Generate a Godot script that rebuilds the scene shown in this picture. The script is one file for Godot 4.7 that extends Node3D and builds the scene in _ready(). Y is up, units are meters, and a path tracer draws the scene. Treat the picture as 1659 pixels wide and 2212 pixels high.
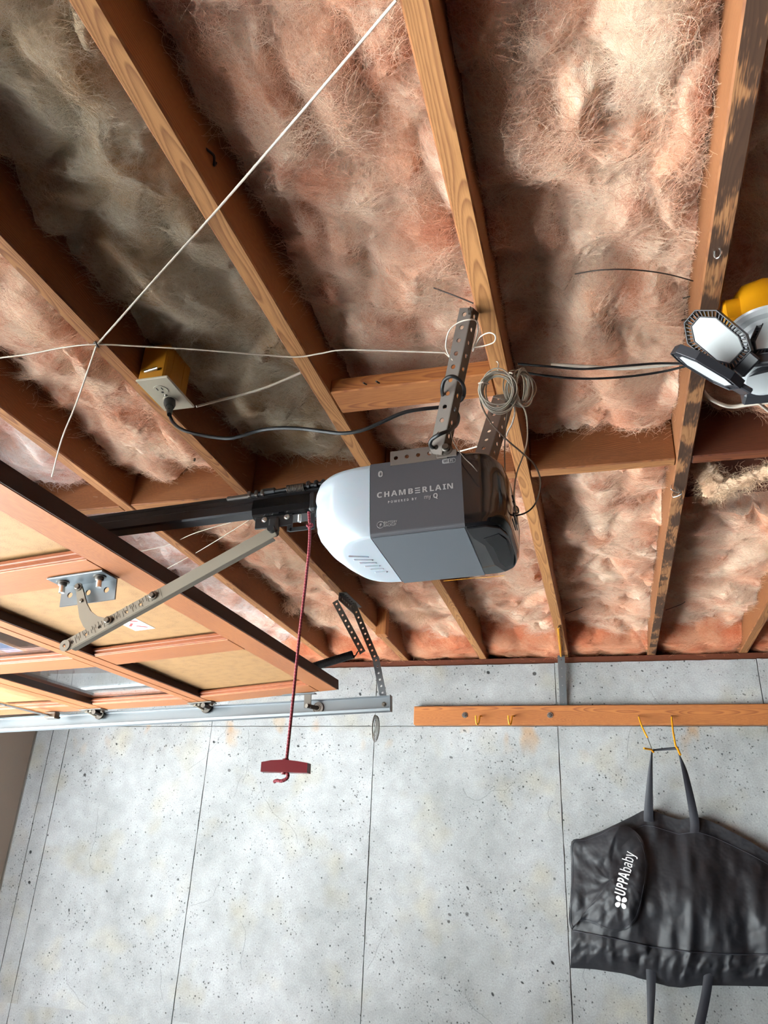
extends Node3D
# A garage seen from below: open joist ceiling with pink insulation, a belt-drive door opener, a raised wooden
# sectional door, a cast concrete wall with a hook rail and a hanging storage bag.
# Axes: x to the right along the concrete wall, y up, z out of the wall towards the viewer. Metres.

const EYE := Vector3(0.0, 1.5, 3.788)
const FOCAL := 1641.0
const JOIST_Y := 2.47          # underside of the joists
const JOIST_H := 0.184
const PITCH := 0.4064
const JOIST_T := 0.038

var rng := RandomNumberGenerator.new()
var view := Basis()
var M := {}
var used := {}
var op := Transform3D()        # the opener's own frame

# ------------------------------------------------------------------ mesh building
class Mb:
	var v := PackedVector3Array()
	var n := PackedVector3Array()
	var t := PackedVector2Array()
	var xf := Transform3D()
	var uvo := Vector2.ZERO
	func tri3(a: Vector3, b: Vector3, c: Vector3, na: Vector3, nb: Vector3, nc: Vector3, ta := Vector2.ZERO, tb := Vector2.ZERO, tc := Vector2.ZERO) -> void:
		a = xf * a; b = xf * b; c = xf * c
		na = (xf.basis * na).normalized(); nb = (xf.basis * nb).normalized(); nc = (xf.basis * nc).normalized()
		if (b - a).cross(c - a).dot(na + nb + nc) > 0.0:
			v.append_array([a, c, b]); n.append_array([na, nc, nb]); t.append_array([ta + uvo, tc + uvo, tb + uvo])
		else:
			v.append_array([a, b, c]); n.append_array([na, nb, nc]); t.append_array([ta + uvo, tb + uvo, tc + uvo])
	func tri(a: Vector3, b: Vector3, c: Vector3, nn: Vector3, ta := Vector2.ZERO, tb := Vector2.ZERO, tc := Vector2.ZERO) -> void:
		tri3(a, b, c, nn, nn, nn, ta, tb, tc)
	func quad(a: Vector3, b: Vector3, c: Vector3, d: Vector3, nn: Vector3, ta := Vector2.ZERO, tb := Vector2.ZERO, tc := Vector2.ZERO, td := Vector2.ZERO) -> void:
		tri(a, b, c, nn, ta, tb, tc); tri(a, c, d, nn, ta, tc, td)
	func quad4(p: Array, nn: Array) -> void:
		tri3(p[0], p[1], p[2], nn[0], nn[1], nn[2]); tri3(p[0], p[2], p[3], nn[0], nn[2], nn[3])
	# a box with chamfered edges; uv runs along the longest side
	func box(c: Vector3, s: Vector3, bevel := 0.0015, flat := Vector2.ZERO) -> void:
		var h := s * 0.5
		bevel = minf(bevel, minf(h.x, minf(h.y, h.z)) * 0.6)
		var long := 0
		if s.y > s[long]: long = 1
		if s.z > s[long]: long = 2
		for a in 3:
			var b := (a + 1) % 3
			var e := (a + 2) % 3
			for sg in [-1.0, 1.0]:
				var nn := Vector3.ZERO
				nn[a] = sg
				var p := []
				var q := []
				for k in [[-1, -1], [1, -1], [1, 1], [-1, 1]]:
					var w := Vector3.ZERO
					w[a] = sg * h[a]; w[b] = k[0] * (h[b] - bevel); w[e] = k[1] * (h[e] - bevel)
					p.append(c + w)
					var o := b if long == e else e
					var uvv := Vector2(w[long], w[o]) if a != long else Vector2(w[b], w[e])
					if a == long: uvv *= 0.6
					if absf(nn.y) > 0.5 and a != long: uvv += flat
					q.append(uvv + Vector2(h[long], h[o]))
				quad(p[0], p[1], p[2], p[3], nn, q[0], q[1], q[2], q[3])
		if bevel <= 0.0: return
		for a in 3:
			var b := (a + 1) % 3
			var e := (a + 2) % 3
			for sb in [-1.0, 1.0]:
				for se in [-1.0, 1.0]:
					var p := []
					for k in [[-1.0, 0], [1.0, 0], [1.0, 1], [-1.0, 1]]:
						var w := Vector3.ZERO
						w[a] = k[0] * (h[a] - bevel)
						w[b] = sb * (h[b] - (bevel if k[1] else 0.0)); w[e] = se * (h[e] - (0.0 if k[1] else bevel))
						p.append(c + w)
					var nn := Vector3.ZERO
					nn[b] = sb; nn[e] = se
					var u0 := Vector2(p[0][long] - c[long] + h[long], 0.01)
					var u1 := Vector2(p[1][long] - c[long] + h[long], 0.01)
					quad(p[0], p[1], p[2], p[3], nn.normalized(), u0, u1, u1, u0)
		for sx in [-1.0, 1.0]:
			for sy in [-1.0, 1.0]:
				for sz in [-1.0, 1.0]:
					var g := Vector3(sx, sy, sz)
					var m := (h - Vector3.ONE * bevel) * g
					tri(c + m + Vector3(sx * bevel, 0, 0), c + m + Vector3(0, sy * bevel, 0), c + m + Vector3(0, 0, sz * bevel), g.normalized())
	# round rod through a list of points
	func tube(pts: Array, r: float, sides := 8, caps := true, r_end := -1.0) -> void:
		var k := pts.size()
		var d0: Vector3 = (pts[1] - pts[0]).normalized()
		var up := Vector3.UP if absf(d0.y) < 0.9 else Vector3.RIGHT
		var x := d0.cross(up).normalized()
		var ring := []
		var nor := []
		var along := 0.0
		var lens := []
		for i in k:
			var d: Vector3 = (pts[mini(i + 1, k - 1)] - pts[maxi(i - 1, 0)]).normalized()
			x = (x - d * x.dot(d)).normalized()
			var y := d.cross(x)
			if i > 0: along += (pts[i] - pts[i - 1]).length()
			lens.append(along)
			var rr := r if r_end < 0.0 else lerpf(r, r_end, float(i) / (k - 1))
			var rg := []
			var nr := []
			for j in sides:
				var a := TAU * j / sides
				var nn := x * cos(a) + y * sin(a)
				nr.append(nn); rg.append(pts[i] + nn * rr)
			ring.append(rg); nor.append(nr)
		for i in k - 1:
			for j in sides:
				var j2 := (j + 1) % sides
				var ua := Vector2(lens[i], float(j) / sides)
				var ub := Vector2(lens[i + 1], float(j) / sides)
				var uc := Vector2(lens[i + 1], float(j + 1) / sides)
				var ud := Vector2(lens[i], float(j + 1) / sides)
				tri3(ring[i][j], ring[i + 1][j], ring[i + 1][j2], nor[i][j], nor[i + 1][j], nor[i + 1][j2], ua, ub, uc)
				tri3(ring[i][j], ring[i + 1][j2], ring[i][j2], nor[i][j], nor[i + 1][j2], nor[i][j2], ua, uc, ud)
		if caps:
			for e in [0, k - 1]:
				var nn: Vector3 = (pts[0] - pts[1]).normalized() if e == 0 else (pts[k - 1] - pts[k - 2]).normalized()
				for j in sides:
					tri(pts[e], ring[e][j], ring[e][(j + 1) % sides], nn)
	# profile of (radius, height) turned about local y
	func lathe(prof: Array, sides := 24) -> void:
		for i in prof.size() - 1:
			var a: Vector2 = prof[i]
			var b: Vector2 = prof[i + 1]
			var d := b - a
			if d.length() < 1e-6: continue
			var nn := Vector2(d.y, -d.x).normalized()
			for j in sides:
				var t0 := TAU * j / sides
				var t1 := TAU * (j + 1) / sides
				var c0 := Vector3(cos(t0), 0, sin(t0))
				var c1 := Vector3(cos(t1), 0, sin(t1))
				var n0 := c0 * nn.x + Vector3.UP * nn.y
				var n1 := c1 * nn.x + Vector3.UP * nn.y
				quad4([c0 * a.x + Vector3.UP * a.y, c0 * b.x + Vector3.UP * b.y, c1 * b.x + Vector3.UP * b.y, c1 * a.x + Vector3.UP * a.y], [n0, n0, n1, n1])
	# polygon in local xy, thickness along +z
	func prism(poly: PackedVector2Array, z0: float, z1: float, uvs := 1.0) -> void:
		var idx := Geometry2D.triangulate_polygon(poly)
		for i in range(0, idx.size(), 3):
			var a := poly[idx[i]]
			var b := poly[idx[i + 1]]
			var c := poly[idx[i + 2]]
			tri(Vector3(a.x, a.y, z1), Vector3(b.x, b.y, z1), Vector3(c.x, c.y, z1), Vector3(0, 0, 1), a * uvs, b * uvs, c * uvs)
			tri(Vector3(a.x, a.y, z0), Vector3(b.x, b.y, z0), Vector3(c.x, c.y, z0), Vector3(0, 0, -1), a * uvs, b * uvs, c * uvs)
		var cw := Geometry2D.is_polygon_clockwise(poly)
		for i in poly.size():
			var a := poly[i]
			var b := poly[(i + 1) % poly.size()]
			var d := (b - a).normalized()
			var nn := Vector3(d.y, -d.x, 0) * (-1.0 if cw else 1.0)
			quad(Vector3(a.x, a.y, z0), Vector3(b.x, b.y, z0), Vector3(b.x, b.y, z1), Vector3(a.x, a.y, z1), nn, a * uvs, b * uvs, b * uvs, a * uvs)
	# flat strip with a row of round holes: along local x, width in y, thickness 0..th in z
	func perf(length: float, w: float, th: float, pitch: float, r: float) -> void:
		var cells := maxi(1, roundi(length / pitch))
		var pc := length / cells
		var ang := []
		var ca := atan2(w, pc)
		for base in [-ca, ca, PI - ca, PI + ca]:
			ang.append(base)
		var samples := []
		for i in 4:
			var a0: float = ang[i]
			var a1: float = ang[(i + 1) % 4]
			if a1 < a0: a1 += TAU
			for q in 4: samples.append(lerpf(a0, a1, q / 4.0))
		for ci in cells:
			var cx := (ci + 0.5) * pc
			for i in samples.size():
				var pa := []
				for q in 2:
					var a: float = samples[(i + q) % samples.size()]
					var dr := Vector2(cos(a), sin(a))
					var m := minf(pc * 0.5 / maxf(absf(dr.x), 1e-6), w * 0.5 / maxf(absf(dr.y), 1e-6))
					pa.append([Vector2(cx, 0) + dr * m, Vector2(cx, 0) + dr * r, -dr])
				for z in [0.0, th]:
					var nn := Vector3(0, 0, 1.0 if z > 0.0 else -1.0)
					quad(Vector3(pa[0][0].x, pa[0][0].y, z), Vector3(pa[1][0].x, pa[1][0].y, z), Vector3(pa[1][1].x, pa[1][1].y, z), Vector3(pa[0][1].x, pa[0][1].y, z), nn)
				quad4([Vector3(pa[0][1].x, pa[0][1].y, 0), Vector3(pa[1][1].x, pa[1][1].y, 0), Vector3(pa[1][1].x, pa[1][1].y, th), Vector3(pa[0][1].x, pa[0][1].y, th)],
					[Vector3(pa[0][2].x, pa[0][2].y, 0), Vector3(pa[1][2].x, pa[1][2].y, 0), Vector3(pa[1][2].x, pa[1][2].y, 0), Vector3(pa[0][2].x, pa[0][2].y, 0)])
		for s in [-1.0, 1.0]:
			quad(Vector3(0, s * w / 2, 0), Vector3(length, s * w / 2, 0), Vector3(length, s * w / 2, th), Vector3(0, s * w / 2, th), Vector3(0, s, 0))
			var xe := 0.0 if s < 0.0 else length
			quad(Vector3(xe, -w / 2, 0), Vector3(xe, w / 2, 0), Vector3(xe, w / 2, th), Vector3(xe, -w / 2, th), Vector3(s, 0, 0))
	func mesh() -> ArrayMesh:
		var arr := []
		arr.resize(Mesh.ARRAY_MAX)
		arr[Mesh.ARRAY_VERTEX] = v; arr[Mesh.ARRAY_NORMAL] = n; arr[Mesh.ARRAY_TEX_UV] = t
		var m := ArrayMesh.new()
		m.add_surface_from_arrays(Mesh.PRIMITIVE_TRIANGLES, arr)
		return m

# ------------------------------------------------------------------ naming
func numbered(called: String) -> String:
	if not used.has(called):
		used[called] = 0
		return called
	used[called] += 1
	return "%s_%03d" % [called, used[called]]

func tag(o: Node3D, label: String, category := "", group := "", kind := "") -> Node3D:
	if label: o.set_meta("label", label)
	if category: o.set_meta("category", category)
	if group: o.set_meta("group", group)
	if kind: o.set_meta("kind", kind)
	return o

func part(called: String, mesh: Mesh, m: Material, parent: Node3D, at := Transform3D()) -> MeshInstance3D:
	var o := MeshInstance3D.new()
	o.mesh = mesh
	o.material_override = m
	o.transform = at
	if parent == self:
		o.name = numbered(called)
	else:
		var k := 0
		var nm := called
		while parent.has_node(NodePath(nm)):
			k += 1
			nm = "%s_%03d" % [called, k]
		o.name = nm
	parent.add_child(o, true)
	return o

func thing(called: String, label: String, category: String, at := Transform3D(), group := "") -> Node3D:
	var o := Node3D.new()
	o.name = numbered(called)
	o.transform = at
	add_child(o, true)
	tag(o, label, category, group)
	return o

func knot(called: String, parent: Node3D, at := Transform3D()) -> Node3D:
	var o := Node3D.new()
	var k := 0
	var nm := called
	while parent.has_node(NodePath(nm)):
		k += 1
		nm = "%s_%03d" % [called, k]
	o.name = nm
	o.transform = at
	parent.add_child(o, true)
	return o

func bar(c: Vector3, s: Vector3, bevel := 0.0015, uvo := Vector2.ZERO, flat := Vector2.ZERO) -> ArrayMesh:
	var b := Mb.new()
	b.uvo = uvo
	b.box(c, s, bevel, flat)
	return b.mesh()

func rod(pts: Array, r: float, sides := 8) -> ArrayMesh:
	var b := Mb.new()
	b.tube(pts, r, sides)
	return b.mesh()

func curve(pts: Array, per := 8) -> Array:     # Catmull-Rom through the points
	var out := []
	for i in pts.size() - 1:
		var p0: Vector3 = pts[maxi(i - 1, 0)]
		var p1: Vector3 = pts[i]
		var p2: Vector3 = pts[i + 1]
		var p3: Vector3 = pts[mini(i + 2, pts.size() - 1)]
		for k in per:
			out.append(p1.cubic_interpolate(p2, p0, p3, float(k) / per))
	out.append(pts[pts.size() - 1])
	return out

# where a line of sight of the survey photograph meets a plane of the room
func sight(x: float, y: float) -> Vector3:
	return view * Vector3(x - 829.5, 1106.0 - y, -FOCAL)
func at_z(x: float, y: float, z: float) -> Vector3:
	var d := sight(x, y)
	return EYE + d * ((z - EYE.z) / d.z)
func at_y(x: float, y: float, h: float) -> Vector3:
	var d := sight(x, y)
	return EYE + d * ((h - EYE.y) / d.y)
func at_x(x: float, y: float, w: float) -> Vector3:
	var d := sight(x, y)
	return EYE + d * ((w - EYE.x) / d.x)
func frame(x: Vector3, y: Vector3, o: Vector3) -> Transform3D:   # x kept, y squared up to it
	x = x.normalized()
	y = (y - x * y.dot(x)).normalized()
	return Transform3D(Basis(x, y, x.cross(y)), o)

# ------------------------------------------------------------------ materials
func lin(r: float, g: float, b: float) -> Color:
	return Color(r / 255.0, g / 255.0, b / 255.0).srgb_to_linear()
func mat(r: float, g: float, b: float, rough := 0.6, metal := 0.0) -> StandardMaterial3D:
	var m := StandardMaterial3D.new()
	m.albedo_color = Color(r / 255.0, g / 255.0, b / 255.0)
	m.roughness = rough
	m.metallic = metal
	return m
func noise(freq: float, s: int, oct := 3, kind := FastNoiseLite.TYPE_SIMPLEX_SMOOTH) -> FastNoiseLite:
	var f := FastNoiseLite.new()
	f.noise_type = kind
	f.seed = s
	f.frequency = freq
	f.fractal_type = FastNoiseLite.FRACTAL_FBM if oct > 1 else FastNoiseLite.FRACTAL_NONE
	f.fractal_octaves = oct
	return f
func tex(w: int, h: int, d: PackedByteArray, fmt := Image.FORMAT_RGB8) -> ImageTexture:
	return ImageTexture.create_from_image(Image.create_from_data(w, h, false, fmt, d))

# periodic along u, so that long boards show no seam
func wood_texture(early: Color, late: Color, s: int, stains := 0.0, deep := true) -> ImageTexture:
	var w := 1024
	var h := 512
	var big := noise(1.0, s, 2)
	var fine := noise(1.0, s + 7, 2)
	var st := noise(1.0, s + 21, 4)
	var d := PackedByteArray()
	d.resize(w * h * 3)
	var at := 0
	var cu := []
	for i in w:
		var a := TAU * i / w
		cu.append(Vector2(cos(a), sin(a)))
	for j in h:
		var v := 0.5 * j / h
		for i in w:
			var c: Vector2 = cu[i]
			var u := 2.4 * i / w
			var k := big.get_noise_3d(c.x * 0.9, c.y * 0.9, v * 7.0)
			var ring: float
			if v < 0.25:
				ring = v * 260.0 + k * 5.0
			else:
				var dv := v - 0.30 - 0.012 * sin(u * TAU / 2.4)
				ring = dv * dv * 5200.0 + sin(u * TAU / 2.4) * 2.4 + k * 3.2
			var f := ring - floorf(ring)
			var g := f * f * (1.0 if f < 0.86 else (1.0 - f) / 0.14)
			var fib := fine.get_noise_3d(c.x * 9.0, c.y * 9.0, v * 420.0)
			var tone := clampf(g * 0.95 + fib * 0.22 + k * 0.18, 0.0, 1.0)
			var col := early.lerp(late, tone)
			if v < 0.25 and deep: col = Color(col.r * 0.86, col.g * 0.78, col.b * 0.70)  # shade of the joist sides, put into the colour of the side-grain zone
			if stains > 0.0 and v > 0.25:
				var q := st.get_noise_3d(c.x * 2.6, c.y * 2.6, v * 12.0) + 0.55 * fib * 0.6
				col = col.lerp(Color(0.15, 0.085, 0.05), clampf((q + stains + 0.02) * 3.2, 0.0, 0.74))
			d[at] = int(clampf(col.r, 0, 1) * 255); d[at + 1] = int(clampf(col.g, 0, 1) * 255); d[at + 2] = int(clampf(col.b, 0, 1) * 255)
			at += 3
	return tex(w, h, d)

func wood(t: ImageTexture, r := 255.0, g := 255.0, b := 255.0, rough := 0.75) -> StandardMaterial3D:
	var m := mat(r, g, b, rough)
	m.albedo_texture = t
	m.uv1_scale = Vector3(1.0 / 2.4, 2.0, 1.0)
	return m

const WALL_X0 := -3.15
const WALL_W := 4.1
const WALL_Y0 := 0.8
const WALL_H := 1.66
func concrete_material() -> StandardMaterial3D:
	var w := 2048
	var h := 830
	var pit := PackedFloat32Array()
	pit.resize(w * h)
	var clus := noise(0.006, 91, 2)
	rng.seed = 4242
	var made := 0
	while made < 8500:
		var px := rng.randi_range(6, w - 7)
		var py := rng.randi_range(6, h - 7)
		if rng.randf() > 0.25 + 1.6 * maxf(0.0, clus.get_noise_2d(px, py) + 0.12): continue
		made += 1
		var r := 0.62 + 1.3 * pow(rng.randf(), 3.5)
		if rng.randf() < 0.005: r = rng.randf_range(2.6, 4.6)
		var el := rng.randf_range(0.45, 1.0)
		var an := rng.randf_range(0.3, 1.4)
		var k := rng.randf_range(0.4, 1.0)
		var ca := cos(an)
		var sa := sin(an)
		var e := int(ceil(r)) + 1
		for y in range(maxi(0, py - e), mini(h, py + e + 1)):
			for x in range(maxi(0, px - e), mini(w, px + e + 1)):
				var a := (x - px) * ca + (y - py) * sa
				var b := (-(x - px) * sa + (y - py) * ca) / el
				var q := clampf((r - sqrt(a * a + b * b)) + 0.5, 0.0, 1.0) * k
				if q > pit[y * w + x]: pit[y * w + x] = q
	# thin wandering cracks and scratches
	for i in 26:
		var p := Vector2(rng.randf() * w, rng.randf() * h)
		var a := rng.randf_range(1.0, 2.1)
		var steps := rng.randi_range(40, 190)
		for q in steps:
			a += rng.randf_range(-0.16, 0.16)
			p += Vector2(cos(a), sin(a))
			var ix := int(p.x)
			var iy := int(p.y)
			if ix < 0 or iy < 0 or ix >= w or iy >= h: break
			pit[iy * w + ix] = maxf(pit[iy * w + ix], 0.3)
	var blot := noise(0.0035, 11, 4)
	var mid := noise(0.02, 12, 3)
	var fine := noise(0.22, 13, 2)
	var warm := noise(0.006, 14, 3)
	var bleed := noise(0.012, 15, 3)
	var dc := PackedByteArray()
	dc.resize(w * h * 3)
	var dh := PackedByteArray()
	dh.resize(w * h)
	var at := 0
	for y in h:
		for x in w:
			var f := fine.get_noise_2d(x, y)
			var m := mid.get_noise_2d(x, y)
			var t := 0.575 + blot.get_noise_2d(x, y * 0.8) * 0.075 + m * 0.04 + f * 0.045
			var wm := clampf(warm.get_noise_2d(x, y) * 1.6 - 0.3, 0.0, 1.0)
			# rust bleeding from under the hook rail and the joint
			var near := clampf(1.0 - absf(y - 175.0) / 70.0, 0.0, 1.0)
			var ru := near * clampf(bleed.get_noise_2d(x * 0.8, y * 0.5) * 3.0 - 1.0, 0.0, 1.0)
			var p := pit[at]
			t *= 1.0 - 0.75 * p
			dc[at * 3] = int(clampf(t * (1.0 + 0.02 * wm + 0.06 * ru), 0, 1) * 255)
			dc[at * 3 + 1] = int(clampf(t * (1.012 - 0.015 * wm - 0.12 * ru), 0, 1) * 255)
			dc[at * 3 + 2] = int(clampf(t * (1.018 - 0.09 * wm - 0.28 * ru), 0, 1) * 255)
			dh[at] = int(clampf(0.62 + m * 0.10 + f * 0.13 - p * 0.5, 0, 1) * 255)
			at += 1
	var c := mat(255, 255, 255, 0.92)
	c.albedo_texture = tex(w, h, dc)
	c.heightmap_enabled = true
	c.heightmap_scale = 0.35
	c.heightmap_texture = tex(w, h, dh, Image.FORMAT_L8)
	return c

# glass wool: many fine curling fibres drawn over one another, tiling
func fibre_textures() -> Array:
	var w := 1024
	var a := PackedFloat32Array()
	a.resize(w * w)
	rng.seed = 77
	var flow := noise(1.0, 5, 2)
	for s in 7500:
		var x := rng.randf() * w
		var y := rng.randf() * w
		var th := x / w * TAU
		var ph := y / w * TAU
		var dir := 5.0 * flow.get_noise_3d(cos(th) * 1.1 + 4.0, sin(th) * 1.1, cos(ph) * 1.1 + sin(ph)) + rng.randf_range(-0.9, 0.9)
		var curl := rng.randf_range(-0.035, 0.035)
		var n := rng.randi_range(50, 170)
		var k := rng.randf_range(0.25, 1.0) * (1.0 if rng.randf() < 0.6 else -0.8)
		for q in n:
			dir += curl + rng.randf_range(-0.05, 0.05)
			x = fposmod(x + cos(dir), w)
			y = fposmod(y + sin(dir), w)
			var at := (int(y) % w) * w + int(x) % w
			a[at] = a[at] * 0.6 + k * 0.5
	var d := PackedByteArray()
	d.resize(w * w)
	var hgt := PackedByteArray()
	hgt.resize(w * w)
	for i in w * w:
		d[i] = int(clampf(0.91 + 0.17 * a[i], 0.5, 1.0) * 255)
		hgt[i] = int(clampf(0.5 + 0.34 * a[i], 0, 1) * 255)
	return [tex(w, w, d, Image.FORMAT_L8), tex(w, w, hgt, Image.FORMAT_L8)]

func speckle_texture(base: Color, dark: Color, s: int, freq: float, amount: float) -> ImageTexture:
	var w := 512
	var f1 := noise(freq, s, 2)
	var f2 := noise(0.02, s + 1, 3)
	var d := PackedByteArray()
	d.resize(w * w * 3)
	for y in w:
		for x in w:
			var q := clampf(f1.get_noise_2d(x, y * 2.2) * amount + f2.get_noise_2d(x, y) * 0.5, 0.0, 1.0)
			var c := base.lerp(dark, q)
			var at := (y * w + x) * 3
			d[at] = int(c.r * 255); d[at + 1] = int(c.g * 255); d[at + 2] = int(c.b * 255)
	return tex(w, w, d)

func make_materials() -> void:
	var t1 := wood_texture(Color(0.66, 0.445, 0.26), Color(0.41, 0.235, 0.12), 3)
	var t2 := wood_texture(Color(0.64, 0.45, 0.29), Color(0.45, 0.28, 0.16), 31, 0.16)
	var t3 := wood_texture(Color(0.72, 0.505, 0.30), Color(0.49, 0.30, 0.165), 58)
	var t4 := wood_texture(Color(0.70, 0.475, 0.285), Color(0.49, 0.29, 0.165), 77, 0.0, false)
	M.joist = wood(t1)
	M.joist_pale = wood(t3)
	M.joist_stained = wood(t2)
	M.shaded_edge_wood = wood(t1, 108, 92, 84)  # door faces turned from the daylight: their shade is put into this tint
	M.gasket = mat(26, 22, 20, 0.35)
	M.dark_wood = wood(t1, 175, 138, 112)
	M.door_wood = wood(t4, 218, 198, 176, 0.55)
	M.door_moulding = wood(t4, 205, 168, 148, 0.5)
	M.rail_wood = wood(t4, 245, 225, 195)
	M.panel = mat(255, 255, 255, 0.7)
	M.panel.albedo_texture = speckle_texture(Color(0.575, 0.43, 0.265), Color(0.40, 0.275, 0.155), 8, 0.25, 0.9)
	M.panel.uv1_scale = Vector3(2.2, 2.2, 1)
	M.concrete = concrete_material()
	M.front_concrete = mat(138, 126, 114, 0.92)
	M.plain_concrete = mat(160, 158, 154, 0.9)
	M.floor = mat(138, 139, 140, 0.85)
	M.brown_wall = mat(66, 60, 54, 0.9)
	M.ground = mat(190, 188, 182, 0.9)
	var fb := fibre_textures()
	var wool := mat(255, 255, 255, 1.0)
	wool.vertex_color_use_as_albedo = true
	wool.albedo_texture = fb[0]
	wool.heightmap_enabled = true
	wool.heightmap_texture = fb[1]
	wool.heightmap_scale = 0.5
	wool.uv1_triplanar = true
	wool.uv1_world_triplanar = true
	wool.uv1_scale = Vector3(2.3, 2.3, 2.3)
	M.wool = wool
	var fz := mat(255, 255, 255, 1.0)
	fz.vertex_color_use_as_albedo = true
	M.fuzz = fz
	M.charcoal = mat(60, 59, 63, 0.45)
	M.underside = mat(72, 76, 81, 0.45)
	M.lens = mat(146, 153, 161, 0.34)
	M.lens.subsurf_scatter_enabled = true
	M.lens.subsurf_scatter_strength = 0.25
	M.gloss_black = mat(14, 13, 14, 0.12)
	M.gloss_black.clearcoat_enabled = true
	M.gloss_black.clearcoat = 0.2
	M.gloss_black.clearcoat_roughness = 0.05
	M.cap_rim = mat(20, 20, 22, 0.35)
	M.cap_rim.metallic_specular = 0.35
	M.scoop = mat(8, 8, 9, 0.22)
	M.scoop.metallic_specular = 0.25
	M.black = mat(20, 20, 22, 0.45)
	M.rail_black = mat(26, 27, 30, 0.3)
	M.rubber = mat(16, 16, 18, 0.5)
	M.print_grey = mat(134, 131, 130, 0.6)
	M.white_print = mat(232, 232, 232, 0.7)
	M.steel = mat(120, 112, 106, 0.5, 0.75)
	M.dark_steel = mat(92, 86, 80, 0.5, 0.7)
	M.galv = mat(118, 123, 127, 0.42, 0.8)
	M.grey_paint = mat(122, 113, 100, 0.5, 0.2)
	M.bolt = mat(110, 104, 96, 0.35, 0.9)
	M.bright = mat(215, 215, 212, 0.25, 0.9)
	M.white_wire = mat(206, 194, 180, 0.6)
	M.grey_wire = mat(172, 164, 150, 0.5)
	M.brown_wire = mat(88, 74, 62, 0.5)
	M.thin_wire = mat(60, 48, 42, 0.5, 0.4)
	M.red = mat(96, 4, 18, 0.3)
	var rp := GradientTexture2D.new()
	rp.width = 32
	rp.height = 32
	rp.fill_from = Vector2(0, 0)
	rp.fill_to = Vector2(1, 0.35)
	var gr := Gradient.new()
	gr.interpolation_mode = Gradient.GRADIENT_INTERPOLATE_CONSTANT
	gr.offsets = PackedFloat32Array([0.0, 0.22, 0.5, 0.72])
	gr.colors = PackedColorArray([Color(0.68, 0.42, 0.45), Color(0.44, 0.04, 0.10), Color(0.5, 0.16, 0.22), Color(0.36, 0.03, 0.08)])
	rp.gradient = gr
	M.cord = mat(255, 255, 255, 0.8)
	M.cord.albedo_texture = rp
	M.cord.uv1_scale = Vector3(170, 3, 1)
	M.yellow = mat(205, 138, 10, 0.4)
	M.yellow_box = mat(176, 116, 16, 0.5)
	M.cream = mat(190, 182, 164, 0.4)
	M.slot = mat(40, 36, 32, 0.6)
	M.white_plastic = mat(186, 188, 190, 0.3)
	M.diffuser = mat(176, 180, 182, 0.5)
	M.led_black = mat(44, 45, 50, 0.4)
	M.bag = mat(31, 31, 36, 0.55)
	M.bag.heightmap_enabled = true
	var wr := NoiseTexture2D.new()
	wr.width = 512
	wr.height = 512
	wr.seamless = true
	wr.noise = noise(0.012, 66, 3)
	M.bag.heightmap_texture = wr
	M.bag.heightmap_scale = 0.25
	M.bag.uv1_scale = Vector3(2.0, 2.0, 1)
	M.strap = mat(36, 37, 45, 0.6)
	M.glass = mat(255, 255, 255, 0.02)
	M.glass.albedo_color = Color(0.35, 0.38, 0.38, 0.04)
	M.glass.transparency = BaseMaterial3D.TRANSPARENCY_ALPHA
	M.paper = mat(235, 232, 226, 0.7)
	M.red_ink = mat(190, 60, 60, 0.7)
	M.cavity = mat(120, 92, 66, 0.95)
	M.white_paint = mat(232, 230, 224, 0.6)

func _ready() -> void:
	view = Basis(Vector3(0.963344, 0.043812, -0.264669), Vector3(0.073265, 0.906103, 0.416665), Vector3(0.258072, -0.420783, 0.869678)).orthonormalized()
	var cam := Camera3D.new()
	cam.name = "camera"
	cam.transform = Transform3D(view, EYE)
	cam.fov = 67.958
	cam.near = 0.05
	cam.far = 100.0
	add_child(cam)
	cam.current = true
	var env := Environment.new()
	var sm := ProceduralSkyMaterial.new()
	sm.sky_top_color = Color(0.36, 0.56, 0.86)
	sm.sky_horizon_color = Color(0.80, 0.87, 0.94)
	sm.ground_horizon_color = Color(0.62, 0.62, 0.60)
	sm.ground_bottom_color = Color(0.45, 0.44, 0.42)
	sm.sky_energy_multiplier = 0.75
	sm.ground_energy_multiplier = 1.0
	var sky := Sky.new()
	sky.sky_material = sm
	env.background_mode = Environment.BG_SKY
	env.sky = sky
	env.tonemap_mode = Environment.TONE_MAPPER_LINEAR
	env.tonemap_exposure = 2.75
	env.sdfgi_enabled = true
	env.ssao_enabled = true
	env.ssil_enabled = true
	var we := WorldEnvironment.new()
	we.name = "world"
	we.environment = env
	add_child(we)
	var sun := DirectionalLight3D.new()
	sun.name = "sun"
	sun.light_energy = 27.0
	sun.light_color = Color(0.94, 0.98, 1.0)
	sun.light_angular_distance = 0.5
	sun.shadow_enabled = true
	sun.look_at_from_position(Vector3.ZERO, Vector3(0.50, -0.85, -0.06), Vector3.UP)
	add_child(sun)
	make_materials()
	op = Transform3D(Basis(Vector3(cos(0.05), sin(0.05), 0), Vector3(-sin(0.05), cos(0.05), 0), Vector3(0, 0, 1)), Vector3(-0.384, 2.039, 2.575))
	build_shell()
	build_joists()
	build_insulation()
	build_door()
	build_track()
	build_opener()
	build_hook_rail()
	build_bag()
	build_outlet()
	build_work_light()
	build_wires()
	build_small_things()

# ------------------------------------------------------------------ the room
func struct(called: String, mesh: Mesh, m: Material, parent: Node3D = self) -> MeshInstance3D:
	var o := part(called, mesh, m, parent)
	if parent == self: o.set_meta("kind", "structure")
	return o

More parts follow.
